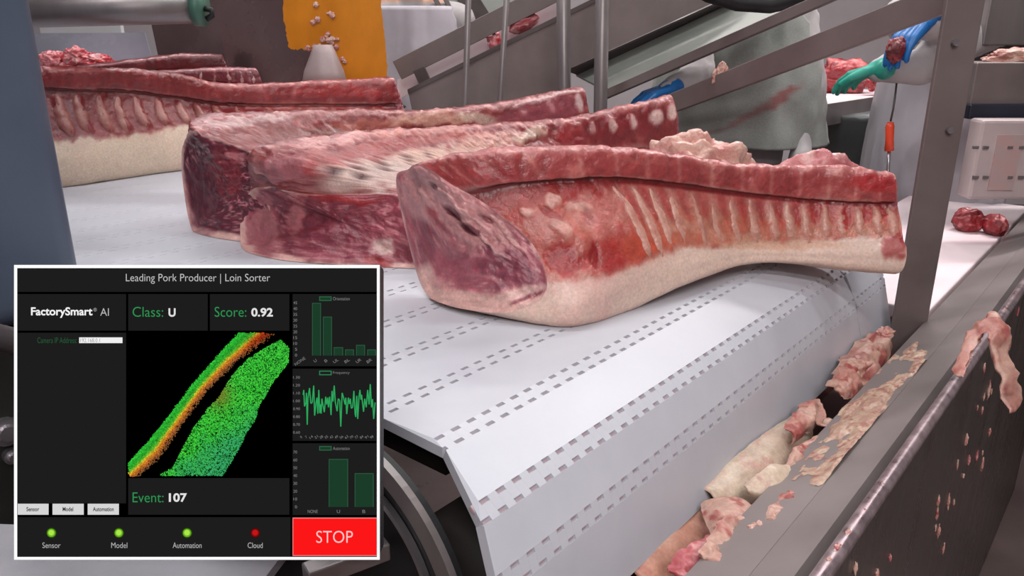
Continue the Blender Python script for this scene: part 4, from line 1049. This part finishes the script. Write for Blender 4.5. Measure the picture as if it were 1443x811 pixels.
e_ = nt.nodes.new('ShaderNodeEmission'); a_ = nt.nodes.new('ShaderNodeAttribute'); a_.attribute_name = 'Col'
nt.links.new(a_.outputs['Color'], e_.inputs[0]); nt.links.new(e_.outputs[0], nt.nodes['Material Output'].inputs[0])
o = link('loin_scan_points', me, mt, scr); o['kind'] = 'stuff'
# added swivel arm and mount holding the inset on the machine housing
arm0 = mon_c + FW * 0.03; arm1 = UW(uE - 0.02, 0.12, float(arm0[2]) + 0.02)
mesh('mount_plate', *tube_geo([mon_c + FW * 0.026, mon_c + FW * 0.036], 0.045, 20), M['steel_dark'], mon)
tube('arm', [arm0, arm0 + FW * 0.06, arm1 + Uv * 0.1, arm1], 0.014, M['steel_dark'], mon)

# ------------------------------------------------------------------ background steelwork
post = empty('steel_post', tuple(P(1325, 200, 1.42) * np.array([1, 1, 0]) + Zv * FLOOR_Z))
tag(post, 'dark upright steel angle post behind the right end of the belt', 'post')
pc = P(1325, 200, 1.42)
def vbox(name, c, su, sw, z0, z1, mat, parent, bev=0.003):
    bm = bmesh.new(); box_bm(bm, basis(Uv, Wv, Zv, np.array([c[0], c[1], (z0 + z1) / 2])), (su, sw, z1 - z0), bev); return bm_mesh(name, bm, mat, parent)
bm = bmesh.new(); box_bm(bm, basis(RT, np.array([0, 1.0, 0]), Zv, np.array([pc[0], pc[1], 0.3])), (0.066, 0.010, 2.5), 0.002); bm_mesh('front_flange', bm, M['steel_brown'], post)
bm = bmesh.new(); box_bm(bm, basis(RT, np.array([0, 1.0, 0]), Zv, np.array([pc[0] + 0.030, pc[1] + 0.045, 0.3])), (0.008, 0.08, 2.5), 0.002); bm_mesh('side_flange', bm, M['steel_dark'], post)
for (x, y) in ((1337, 183), (1345, 60)):
    c0 = P(x, y, 1.414); mesh('bolt', *tube_geo([c0, c0 - np.array([0, 0.008, 0])], 0.006, 8), M['steel_bright'], post)

def rail(label, p0, p1, wid, thk, mat='steel_brown', name='steel_rail', group='sloping rails behind the loins'):
    return tag(bar(name, p0, p1, wid, thk, M[mat], None, up=(0, 0, 1)), label, 'rail', group)
r3 = empty('steel_rail', tuple(P(1200, 50, 1.7)))
tag(r3, 'thick sloping brown steel rail with a bolt, fixed to the upright post', 'rail', 'sloping rails behind the loins')
bar('rail_bar', P(915, 158, 2.35), P(1335, -4, 1.46), 0.012, 0.054, M['steel_brown'], r3)
c0 = P(1221, 38, 1.66); mesh('bolt', *tube_geo([c0 + np.array([0, 0.02, 0]), c0 - np.array([0, 0.012, 0])], 0.012, 10), M['steel_bright'], r3)
rail('narrow sloping steel rail above the thick bolted rail', P(845, 137, 2.62), P(1190, -14, 2.0), 0.02, 0.028)
r1 = rail('flat sloping steel bar beside the orange curtain', P(560, 99, 2.98), P(810, -26, 2.98), 0.02, 0.072)
chunk('meat_trim', 'orange-red scrap of fat stuck on the thick bolted rail', 'meat trim', P(1016, 106, 2.06), (0.032, 0.014, 0.018), 'scrap', 331, (0.15, 0, 1), amp=0.3)

ch = empty('incline_chute', tuple(P(720, 120, 2.85) * np.array([1, 1, 0]) + Zv * FLOOR_Z))
tag(ch, 'sloping sheet steel chute rising to the right behind the loins', 'chute')
prism('side_sheet', [P(588, 190, 2.75), P(575, 129, 2.75), P(862, -12, 2.75), P(1040, -12, 2.75), P(800, 98, 2.75), P(790, 190, 2.75)], (0, 0.006, 0), M['steel_brown'], ch)
prism('fold_shadow_sheet', [P(800, 98, 2.757), P(1045, -12, 2.757), P(1060, -12, 2.82), P(815, 104, 2.82)], (0.0, 0.004, -0.006), M['steel_dark'], ch)  # darker steel paints in the shadow at the fold
prism('lower_flange', [P(812, 105, 2.82), P(1062, -12, 2.82), P(1165, -12, 2.66), P(856, 128, 2.66)], (0.0, 0.004, -0.006), surf('lit_flange_grey', (128, 130, 124), (146, 147, 141), metallic=0.2, rough=0.45), ch)  # paler grey stands in for light caught by the flange
prism('top_edge', [P(575, 132, 2.745), P(574, 126, 2.745), P(862, -15, 2.745), P(864, -9, 2.745)], (0, 0.02, 0), M['steel_dark'], ch)
for x, y in ((620, 190), (775, 190)):
    q = P(x, y, 2.78); bar('leg', (q[0], q[1], FLOOR_Z), q + Zv * 0.02, 0.04, 0.04, M['steel_dark'], ch)
bd = tag(prism('white_slide', [P(560, 140, 3.06), P(560, 112, 3.06), P(790, -5, 3.06), P(790, 30, 3.06)], (0, 0.012, 0), M['white_board'], None), 'white plastic slide seen between the flat bar and the chute', 'slide')
chunk('meat_trim', 'pink roll of meat on the white slide', 'meat trim', P(738, 33, 3.0), (0.06, 0.03, 0.03), 'pink', 341, (0.9, 0, 0.4), amp=0.12)
chunk('meat_trim', 'small pink bit of meat on the white slide', 'meat trim', P(697, 58, 3.0), (0.03, 0.025, 0.028), 'trim', 342, amp=0.3, big=False)
tag(bar('bracket', P(590, 96, 2.955), P(602, 122, 2.955), 0.02, 0.045, M['steel_dark']), 'dark bracket joining the flat bar to the chute', 'bracket')
for i, (x0, x1, r, lb) in enumerate(((655.5, 660, 0.0095, 'thin upright rod nearest the orange curtain'), (704, 714, 0.0095, 'thin leaning rod second from the orange curtain'),
                            (795, 794, 0.0215, 'thick upright pipe left of its twin behind the loins'), (846, 849, 0.0215, 'thick upright pipe nearest the blue glove'))):
    a, b = P(x0, 150, 2.5), P(x1, 0, 2.5); d = (b - a) / (b - a)[2]
    tag(tube('upright_rod', [a + d * (FLOOR_Z - a[2]), a + d * (1.2 - a[2])], r, M['steel']), lb, 'rod', 'upright rods behind the loins')
tag(tube('rubber_hose', [P(960, -30, 2.2), P(1000, -8, 2.2), P(1040, 4, 2.2), P(1085, 7, 2.2), P(1130, -3, 2.2), P(1165, -22, 2.2)], 0.022, M['rubber']), 'black rubber hose sagging at the top of the picture', 'hose')

# top left: pipe, hood, curtain, board for the lit wall
pipe = empty('steel_pipe', tuple(P(160, 15, 2.3)))
tag(pipe, 'horizontal grey steel pipe with a green end flange in the upper left', 'pipe')
tube('pipe_body', [P(-60, 20, 2.3), P(283, 11, 2.3)], 0.041, M['steel'], pipe, 24)
M['green'] = surf('green_flange', (60, 98, 84), (78, 116, 100), rough=0.5)
tube('flange', [P(275, 11, 2.3), P(288, 11, 2.3)], 0.049, M['green'], pipe, 24)
tube('hook', [P(288, 12, 2.29), P(298, 14, 2.29), P(299, 22, 2.29), P(291, 27, 2.29)], 0.008, M['rubber'], pipe, 8)
hood = empty('steel_hood', tuple(P(330, 60, 3.3) * np.array([1, 1, 0]) + Zv * 0.2))
tag(hood, 'dark reflective steel hood left of the orange curtain', 'hood')
M['hood'] = surf('hood_steel', (112, 92, 92), (140, 120, 120), metallic=0.6, rough=0.28, scale=2.5)
prism('front_sheet', [P(238, 150, 3.25), P(203, -14, 3.25), P(300, -14, 3.25), P(330, 150, 3.25)], (0, 0.006, 0), M['hood'], hood)
prism('side_sheet', [P(330, 150, 3.25), P(300, -14, 3.25), P(440, -14, 3.05), P(440, 150, 3.05)], (0.004, 0.006, 0), M['hood'], hood)
M['film'] = surf('bluish_film', (140, 144, 156), (168, 172, 184), rough=0.25, scale=3, bump=0.4, bscale=9)
tag(prism('plastic_screen', [P(-20, 150, 3.5), P(-20, 47, 3.5), P(204, 46, 3.5), P(232, 150, 3.5)], (0, 0.006, 0), M['film'], None), 'bluish grey plastic screen beneath the steel pipe', 'screen')
nb = box('lit_wall_board', P(60, 62, 3.75), P(166, 12, 3.75) + np.array([0, 0.03, 0]), M['lamp_body'])  # white board added in place of the lit wall behind
for x_ in (80, 145):
    q_ = P(x_, 12, 3.76); tube('hanger', [q_, (q_[0], q_[1], CEIL_Z)], 0.006, M['steel'], nb, 6)
tag(nb, 'white board standing in for the lit wall under the steel pipe', 'board')
for i, (x, y, sx, sz, lb) in enumerate(((75, 84, .05, .035, 'bright pink trim heap piece beside the machine housing'), (108, 80, .05, .035, 'tall red piece in the middle of the trim heap'),
        (138, 86, .05, .028, 'pale pink piece of the trim heap next to the plastic screen'), (95, 97, .06, .025, 'lower pink piece of the trim heap'), (152, 97, .04, .02, 'small piece at the right foot of the trim heap'))):
    chunk('meat_trim', lb, 'meat trim', P(x, y, 3.2), (sx, 0.05, sz), 'trim', 360 + 5 * i, amp=0.3, freq=2.8, group='trim heap at the back left')
box_t = tag(box('trim_tray', P(40, 135, 3.15), P(175, 104, 3.15) + np.array([0, 0.3, 0]), M['white_board'], None, 0.01), 'white tray under the trim heap at the back left', 'tray')

cur = empty('orange_curtain', tuple(P(470, 60, 2.8)))
tag(cur, 'ragged orange-yellow plastic curtain hanging above the back loin', 'curtain')
M['curtain'] = surf('orange_film', (176, 104, 12), (222, 136, 14), rough=0.35, scale=5, stretch=(1, 1, 0.6))
base = [(398, -14), (400, 30), (404, 50), (407, 67), (414, 70), (424, 69), (434, 71), (446, 68), (456, 71), (464, 86), (470, 98), (479, 110), (500, 113), (522, 112), (544, 114), (545, 85), (541, 50), (538, 20), (535, -14)]
pts2 = []
for (a, b), (c, d) in zip(base, base[1:]):
    for f_ in np.linspace(0, 1, 6)[:-1]: pts2.append((a + (c - a) * f_ + rng.uniform(-1.2, 1.2), b + (d - b) * f_ + rng.uniform(-1.2, 1.2)))
pts2.append(base[-1])
prism('sheet', [P(a, b, 2.8) for a, b in pts2], (0, 0.004, 0), M['curtain'], cur)
for q in range(34):
    x, y = (rng.uniform(432, 478), rng.uniform(54, 78)) if q < 20 else (rng.uniform(440, 470), rng.uniform(5, 55))
    if q > 28: x, y = rng.uniform(478, 486), rng.uniform(80, 112)
    s1 = rng.uniform(0.004, 0.010)
    chunk('fat_fleck', None, None, P(x, y, 2.797), (s1, s1 * .6, s1), 'fat', 900 + q, amp=0.4, parent=cur, big=False)
pd = empty('grey_paddle', tuple(P(458, 90, 2.7)))
tag(pd, 'grey tapered plastic paddle in front of the orange curtain', 'paddle')
M['grey_pl'] = surf('grey_plastic', (150, 132, 130), (170, 152, 150), rough=0.5, scale=14)
V, F = tube_geo([P(458, 122, 2.72), P(457, 100, 2.72), P(456, 75, 2.72), P(455, 63, 2.72)], [0.078, 0.066, 0.042, 0.030], 20)
mesh('paddle_blade', V, F, M['grey_pl'], pd, True)

# ------------------------------------------------------------------ right background
tb = empty('packing_table', tuple(PZ(1370, 360, FLOOR_Z) * np.array([0.6, 0.6, 0]) + Zv * FLOOR_Z))
tag(tb, 'low bright white table seen behind the upright post', 'table')
bm = bmesh.new(); box_bm(bm, basis(Uv, Wv, Zv, UW(-0.487, 2.345, -0.165)), (0.35, 1.29, 0.03), 0.004); bm_mesh('table_top', bm, M['white_board'], tb)
for a_, b_ in ((-0.64, 1.74), (-0.36, 1.74), (-0.64, 2.95), (-0.36, 2.95)): bar('leg', UW(a_, b_, FLOOR_Z), UW(a_, b_, -0.18), 0.04, 0.04, M['steel'], tb)
q = PZ(1362, 324, -0.15); chunk('meat_cut', 'pink cut of meat on the white table, left of a pair', 'meat', q + Zv * 0.028, (0.042, 0.04, 0.034), 'red', 401, amp=0.15, group='pair of cuts on the white table', zmin=-0.149)
q = PZ(1400, 330, -0.15); chunk('meat_cut', 'pink cut of meat on the white table, right of a pair', 'meat', q + Zv * 0.026, (0.028, 0.04, 0.032), 'red', 402, amp=0.15, group='pair of cuts on the white table', zmin=-0.149)
pm = empty('packing_machine', tuple(P(1420, 150, 2.2) * np.array([1, 1, 0]) + Zv * FLOOR_Z))
tag(pm, 'grey steel machine with a dark blue strip at the upper right', 'machine')
def pbox(name, x0, y0, x1, y1, Y, dep, mat, parent, bev=0.004):
    a = P(x0, y1, Y); b = P(x1, y0, Y)
    return box(name, (min(a[0], b[0]), Y, min(a[2], b[2])), (max(a[0], b[0]), Y + dep, max(a[2], b[2])), mat, parent, bev)
pbox('upper_cover', 1384, -60, 1760, 64, 2.45, 0.08, M['steel'], pm)
pbox('ledge', 1366, 88, 1760, 148, 2.1, 0.1, M['steel_brown'], pm)
pbox('blue_strip', 1364, 147, 1760, 168, 2.08, 0.1, M['blue_dark'], pm)

pbox('bracket', 1334, 120, 1362, 286, 2.05, 0.05, M['steel_dark'], pm)
pbox('back_column', 1385, 60, 1760, 95, 2.5, 0.06, M['steel_dark'], pm)
q_ = P(1740, 150, 2.1); box('column', (q_[0], 2.1, FLOOR_Z), (q_[0] + 0.25, 2.55, 0.6), M['steel_brown'], pm)
q_ = P(1348, 150, 2.2)
chunk('meat_trim', 'fatty red trim lying on the steel ledge at the upper right', 'meat trim', P(1425, 83, 2.16), (0.07, 0.03, 0.026), 'scrap', 411, amp=0.3)
M['crate'] = surf('stained_crate', (176, 158, 158), (196, 180, 178), rough=0.5, scale=5)
cr = empty('pale_crate', tuple(P(1420, 280, 2.0)))
tag(cr, 'pale plastic crate with pink stains under the dark blue strip', 'crate')
pbox('crate_body', 1364, 169, 1600, 281, 2.0, 0.06, M['crate'], cr, 0.008)
M['stain'] = surf('pink_stain', (190, 152, 148), (176, 158, 156), rough=0.5, scale=30)
pbox('stain_panel', 1392, 190, 1443, 268, 1.996, 0.004, M['stain'], cr, 0)
for x in (1372, 1386, 1420, 1436):
    for y in (206, 248): pbox('slot', x, y, x + 8, y + 4, 1.994, 0.008, M['steel'], cr, 0)

# trimming table with the teal glove
tt = empty('trimming_table', tuple(P(1230, 140, 2.9) * np.array([1, 1, 0]) + Zv * FLOOR_Z))
tag(tt, 'steel trimming table with meat between the two workers', 'table')
A = P(1150, 150, 3.0); Bq = P(1262, 122, 3.55); dA = Bq - A; dA[2] = 0; bk_ = np.array([-dA[1], dA[0], 0]); bk_ = nrm(bk_) * 0.7
prism('table_top', [A, A + dA * 1.3, A + dA * 1.3 + bk_, A + bk_], (0, 0, -0.02), M['white_board'], tt)
prism('front_apron', [A + Zv * 0.004, A + dA * 1.3 + Zv * 0.004, A + dA * 1.3 - Zv * 0.078, A - Zv * 0.078], -nrm(bk_) * 0.01, M['steel'], tt)
for f_, g_ in ((0.05, 0.05), (1.2, 0.05), (0.05, 0.9), (1.2, 0.9)):
    q = A + dA * f_ + bk_ * g_; bar('leg', (q[0], q[1], FLOOR_Z), (q[0], q[1], q[2] - 0.02), 0.04, 0.04, M['steel_dark'], tt)
TZ = float(A[2])
chunk('meat_cut', 'large red cut of meat on the trimming table behind the teal glove', 'meat', P(1192, 86, 3.65) * np.array([1, 1, 0]) + Zv * (TZ + 0.07), (0.12, 0.07, 0.08), 'red', 421, amp=0.2, zmin=TZ + 0.001)
chunk('meat_cut', 'small red cut of meat on the trimming table edge right of the teal glove', 'meat', P(1236, 116, 3.5), (0.045, 0.04, 0.035), 'red', 422, amp=0.25)
bn = empty('grey_bin', tuple(P(1200, 200, 3.3) * np.array([1, 1, 0]) + Zv * FLOOR_Z))
tag(bn, 'dark grey tapered bin under the trimming table', 'bin')
V, F = tube_geo([P(1215, 250, 3.3) * np.array([1, 1, 0]) + Zv * z for z in (FLOOR_Z, -0.5, 0.05, 0.07)], [0.16, 0.19, 0.23, 0.24], 28)
mesh('bin_body', V, F, surf('grey_bin', (92, 94, 94), (108, 110, 110), rough=0.4), bn, True)

# green-grey machine panels far behind
fm = empty('far_machine', tuple(P(690, 20, 3.9) * np.array([1, 1, 0]) + Zv * FLOOR_Z))
tag(fm, 'grey-green machine cabinet far behind the flat bar', 'machine')
M['fargreen'] = surf('far_green', (146, 150, 144), (168, 172, 166), rough=0.5, scale=3)
pbox('cabinet', 640, -40, 800, 300, 3.9, 0.4, M['fargreen'], fm, 0.01)
bar('door_seam', P(655, -10, 3.895), P(700, 60, 3.895), 0.01, 0.09, M['steel_dark'], fm)
for a in (0, 14): bar('strut', P(604 + a, -20, 3.6), P(645 + a, 60, 3.6), 0.02, 0.02, M['steel'], fm)
bar('strut_foot', P(640, 60, 3.6), P(640, 60, 3.6) * np.array([1, 1, 0]) + Zv * FLOOR_Z, 0.05, 0.05, M['steel_dark'], fm)

# ------------------------------------------------------------------ workers
M['smock'] = attr_mat('smock', rough=0.55, bump=0.3, bscale=12, sss=0.0)
def capsule_geo(p0, r0, p1, r1, n=14):
    p0, p1 = np.asarray(p0, float), np.asarray(p1, float)
    d = nrm(p1 - p0); pts, rad = [], []
    for a in np.linspace(-math.pi / 2 * 0.95, 0, 5): pts.append(p0 + d * r0 * math.sin(a)); rad.append(r0 * math.cos(a))
    for a in np.linspace(0, math.pi / 2 * 0.95, 5): pts.append(p1 + d * r1 * math.sin(a)); rad.append(r1 * math.cos(a))
    return tube_geo(pts, rad, n)
def fused(name, caps, voxel, smooth_it=6):
    """tapered capsules fused into one continuous closed surface"""
    V, F = [], []
    for c in caps:
        v, f = capsule_geo(*c); o_ = len(V); V += list(v); F += [tuple(i + o_ for i in q) for q in f]
    me = bpy.data.meshes.new('tmp'); me.from_pydata([tuple(map(float, v)) for v in V], [], F)
    ob = bpy.data.objects.new('tmp', me); COL.objects.link(ob)
    m = ob.modifiers.new('r', 'REMESH'); m.mode = 'VOXEL'; m.voxel_size = voxel
    s_ = ob.modifiers.new('s', 'SMOOTH'); s_.iterations = smooth_it; s_.factor = 0.5
    dg = bpy.context.evaluated_depsgraph_get(); dg.update()
    out = bpy.data.meshes.new_from_object(ob.evaluated_get(dg)); out.name = name
    bpy.data.objects.remove(ob); bpy.data.meshes.remove(me)
    out.polygons.foreach_set('use_smooth', [True] * len(out.polygons))
    return out
def hand_caps(wrist, d, nrm_, thumb_side, curl=0.5, k=1.0):
    d = nrm(d); nn = nrm(np.asarray(nrm_) - d * np.dot(nrm_, d)); s_ = np.cross(d, nn) * thumb_side
    w = np.asarray(wrist, float); c = []
    palm = w + d * 0.085 * k
    for q in (-0.030, -0.010, 0.011, 0.031): c.append((w + d * 0.015 * k + s_ * q * 0.6 * k, 0.017 * k, palm + s_ * q * k, 0.0135 * k))
    for q, ln in ((-0.034, 0.060), (-0.012, 0.078), (0.011, 0.084), (0.033, 0.075)):
        a = palm + s_ * q * k; ang = 0.0; r = 0.0105
        for seg in (0.45, 0.32, 0.25):
            ang += curl * 0.55
            b = a + (d * math.cos(ang) + nn * math.sin(ang)) * ln * seg * k
            c.append((a, r * k, b, r * 0.9 * k)); a = b; r *= 0.9
    a = w + d * 0.03 * k + s_ * 0.034 * k; b = a + (d * 0.55 + s_ * 0.65 + nn * 0.3) * 0.042 * k; e = b + (d * 0.85 + s_ * 0.25 + nn * 0.35) * 0.034 * k
    c += [(a, 0.014 * k, b, 0.012 * k), (b, 0.0115 * k, e, 0.0095 * k)]
    return c
def person(label, hx, hy, face, arms, coat, apron, gloves, lean=0.05, apron_z=(0.42, 1.30), ap_w=1.35, seed=0, apron_label=None, trousers='trouser', flare=0.0, stains=None):
    f = nrm(np.array([face[0], face[1], 0.0])); s_ = np.array([f[1], -f[0], 0.0])     # s_: the person's right
    z0 = FLOOR_Z; b = lambda df, ds, z: np.array([hx, hy, z0 + z]) + f * df + s_ * ds
    L = lean
    caps = []
    for sg in (-1, 1):
        caps += [(b(0, 0.095 * sg, 0.93), 0.105, b(0.03, 0.10 * sg, 0.50), 0.072), (b(0.03, 0.10 * sg, 0.50), 0.070, b(0.0, 0.105 * sg, 0.10), 0.052),
                 (b(0.0, 0.105 * sg, 0.052), 0.052, b(0.16, 0.125 * sg, 0.042), 0.041), (b(0, 0.07 * sg, 0.98), 0.125, b(L * 0.7, 0.085 * sg, 1.25), 0.125),
                 (b(L * 0.7, 0.085 * sg, 1.25), 0.120, b(L, 0.10 * sg, 1.36), 0.095), (b(L, 0.10 * sg, 1.40), 0.075, b(L, 0.185 * sg, 1.395), 0.068)]
    caps += [(b(L, 0, 1.40), 0.062, b(L + 0.015, 0, 1.53), 0.055), (b(L + 0.01, 0, 1.655), 0.088, b(L + 0.035, 0, 1.60), 0.078), (b(L + 0.05, 0, 1.57), 0.055, b(L + 0.075, 0, 1.545), 0.036),
             (b(L + 0.105, 0, 1.63), 0.010, b(L + 0.122, 0, 1.60), 0.014), (b(L + 0.095, 0.0, 1.556), 0.014, b(L + 0.10, 0.0, 1.556), 0.014)]
    for sg in (-1, 1): caps.append((b(L + 0.0, 0.088 * sg, 1.625), 0.014, b(L - 0.005, 0.090 * sg, 1.595), 0.011))
    hands = []
    for sg, arm in zip((-1, 1), arms):
        sh = b(L, 0.20 * sg, 1.385)
        if arm is None: el, wr, hd = b(L, 0.27 * sg, 1.10), b(L + 0.12, 0.26 * sg, 0.87), None
        else: el, wr, hd = arm
        el, wr = np.asarray(el, float), np.asarray(wr, float)
        caps += [(sh, 0.066, el, 0.052), (el, 0.052, wr, 0.036)]
        hands.append((wr, (wr - el) if hd is None else hd, sg))
    root = empty('person', (hx, hy, z0)); tag(root, label, 'person')
    me = fused('body', caps, 0.014)
    co = np.zeros(len(me.vertices) * 3); me.vertices.foreach_get('co', co); co = co.reshape(-1, 3)
    no = np.zeros(len(me.vertices) * 3); me.vertices.foreach_get('normal', no); no = no.reshape(-1, 3)
    cloth = sstep(z0 + 0.35, z0 + 0.42, co[:, 2]) * (1 - sstep(z0 + 1.42, z0 + 1.46, co[:, 2]))
    co = co + no * (0.022 * fbm(co * np.array([15, 15, 9.]), seed, 3) * cloth + 0.006 * cloth)[:, None]
    me.vertices.foreach_set('co', co.reshape(-1)); me.update()
    me.materials.clear()
    for m_ in (M[coat], M[trousers], M['boot'], M['skin']): me.materials.append(m_)
    idx = []
    for p_ in me.polygons:
        z = p_.center[2] - z0
        idx.append(2 if z < 0.36 else 1 if z < 0.86 and np.linalg.norm(np.array(p_.center[:2]) - np.array([hx, hy])) < 0.24 else 3 if z > 1.455 and np.linalg.norm(np.array(p_.center[:2]) - b(L, 0, 0)[:2]) < 0.15 else 0)
    me.polygons.foreach_set('material_index', idx)
    link('body', me, None, root)
    for (wr, d, sg), gl in zip(hands, gloves):
        nn = np.array([0, 0, -1.0]) if abs(nrm(d)[2]) < 0.8 else f
        hm = fused('glove', hand_caps(wr - nrm(d) * 0.02, d, nn, -sg, 0.55, 1.08) + [(wr - nrm(d) * 0.03, 0.034, wr + nrm(d) * 0.005, 0.030)], 0.005, 3)
        link('glove', hm, M[gl], root)
    # hair net
    V, F = ICO3; c = b(L + 0.005, 0, 1.665)
    Vn = V * np.array([0.102, 0.102, 0.10]); keep = V[:, 2] > -0.25 - 0.5 * (V @ f < 0.2) * 1.0
    Ff = [q for q in F if all(keep[i] for i in q)]
    mesh('hair_net', (Vn + c).tolist(), Ff, M['net'], root, True)
    # apron
    if apron:
        na, nz_ = 48, 60
        A_ = np.linspace(-ap_w, ap_w, na); Zz = np.linspace(apron_z[1], apron_z[0], nz_)
        G = np.zeros((nz_, na, 3))
        for i, z in enumerate(Zz):
            dn = (apron_z[1] - z) / (apron_z[1] - apron_z[0])
            narrow = 0.55 + 0.45 * sstep(0.0, 0.22, np.array(dn))
            for j, a in enumerate(A_):
                ra = 0.245 + (0.05 + flare) * dn; rb = 0.175 + 0.05 * dn
                aa = a * narrow
                G[i, j] = b(L * 0.5 * (1 - dn) + rb * math.cos(aa), ra * math.sin(aa), z)
        cdir = G - np.array([hx, hy, 0]) * np.array([1, 1, 0]) ; cdir[..., 2] = 0; cdir /= np.linalg.norm(cdir, axis=2, keepdims=True)
        fold = 0.035 * fbm(np.stack([G[..., 0] * 14, G[..., 1] * 14, G[..., 2] * 2.5], -1), seed + 5, 3) * np.linspace(0.3, 1.4, nz_)[:, None]
        G = G + cdir * fold[..., None]; I = G - cdir * 0.003
        V = np.concatenate([G.reshape(-1, 3), I.reshape(-1, 3)]); o_ = na * nz_; F = []
        for i in range(nz_ - 1):
            for j in range(na - 1):
                a = i * na + j; F += [(a, a + na, a + na + 1, a + 1), (o_ + a, o_ + a + 1, o_ + a + na + 1, o_ + a + na)]
        for i in range(nz_ - 1):
            a = i * na; F.append((a, o_ + a, o_ + a + na, a + na)); a += na - 1; F.append((a, a + na, o_ + a + na, o_ + a))
        for j in range(na - 1):
            F.append((j, j + 1, o_ + j + 1, o_ + j)); a = (nz_ - 1) * na + j; F.append((a, o_ + a, o_ + a + 1, a + 1))
        ap = mesh('apron', V.tolist(), F, M[apron] if not stains else M['smock'], root, True)
        if stains:
            cbase = np.broadcast_to(C(152, 155, 149), V.shape) * (1 + 0.05 * fbm(V * 9, 3))[:, None]
            ccol, _ = dab(cbase, np.zeros(len(V)), V, stains, 77)
            at = ap.data.color_attributes.new('Col', 'FLOAT_COLOR', 'POINT')
            at.data.foreach_set('color', np.concatenate([nlin(ccol), np.ones((len(V), 1))], 1).reshape(-1))
        if apron_label: ap['label'] = apron_label
        tw = [b(0.235 * math.cos(a) * 0.86, 0.262 * math.sin(a), 1.02 + 0.01 * math.sin(3 * a)) for a in np.linspace(-1.5, 1.5, 24)]
        tube('apron_tie', tw, 0.008, M['steel_dark'] if apron == 'apron_white' else M['coat'], root, 6)
    return root
c1 = P(1035, 150, 3.10)
person('worker in a grey-green smock reaching left with a blue glove behind the rails', c1[0], c1[1], (-0.35, -1),
       [None, (P(985, 105, 2.84), P(940, 126, 2.74), P(880, 146, 2.68) - P(940, 126, 2.74))], 'coat', 'apron_grey', ('glove_blue', 'glove_blue'), seed=3, lean=0.02, apron_z=(0.93, 1.40), ap_w=1.9, trousers='trouser_dark', flare=0.07, stains=[(1100, 138, 36, 9, -32, (150, 86, 84), 0.8), (1050, 166, 40, 5, -30, (150, 104, 100), 0.7), (990, 190, 50, 4, -14, (140, 110, 106), 0.5)])
c2 = P(1345, 150, 2.80)
person('worker in a white coat and apron trimming meat beside the upright post', c2[0], c2[1], (-0.85, -0.5),
       [(P(1298, 92, 2.44), P(1236, 99, 2.46), P(1180, 112, 2.60) - P(1236, 99, 2.46)), (P(1335, 40, 2.46), P(1302, 30, 2.36), P(1272, 58, 2.34) - P(1302, 30, 2.36))],
       'coat', 'apron_white', ('glove_teal', 'glove_blue'), seed=8, lean=0.08, flare=0.02)
c3 = P(588, 60, 3.72)
person('worker in a lavender-white apron standing behind the orange curtain', c3[0], c3[1], (-0.1, -1), [None, None], 'coat', 'apron_white', ('glove_blue', 'glove_blue'), seed=12, apron_z=(0.35, 1.44), ap_w=1.6)
chunk('meat_cut', 'dark red piece of meat held up in the blue glove beside the post', 'meat', P(1262, 70, 2.32), (0.028, 0.022, 0.036), 'dark', 431, amp=0.2)
ks = empty('knife_steel', tuple(P(1254, 190, 2.42)))
tag(ks, 'orange-handled sharpening steel hanging on a chain at the white apron', 'knife steel')
tube('handle', [P(1255, 172, 2.42), P(1254, 178, 2.42), P(1253.5, 196, 2.42), P(1253, 212, 2.42)], [0.009, 0.013, 0.012, 0.014], M['orange'], ks, 12)
tube('steel_rod', [P(1253, 212, 2.42), P(1250, 262, 2.42)], 0.005, M['steel_bright'], ks, 8)
tube('chain', [P(1264, 112, 2.47), P(1262, 130, 2.44), P(1259, 152, 2.42), P(1255, 171, 2.42)], 0.003, M['steel_dark'], ks, 6)
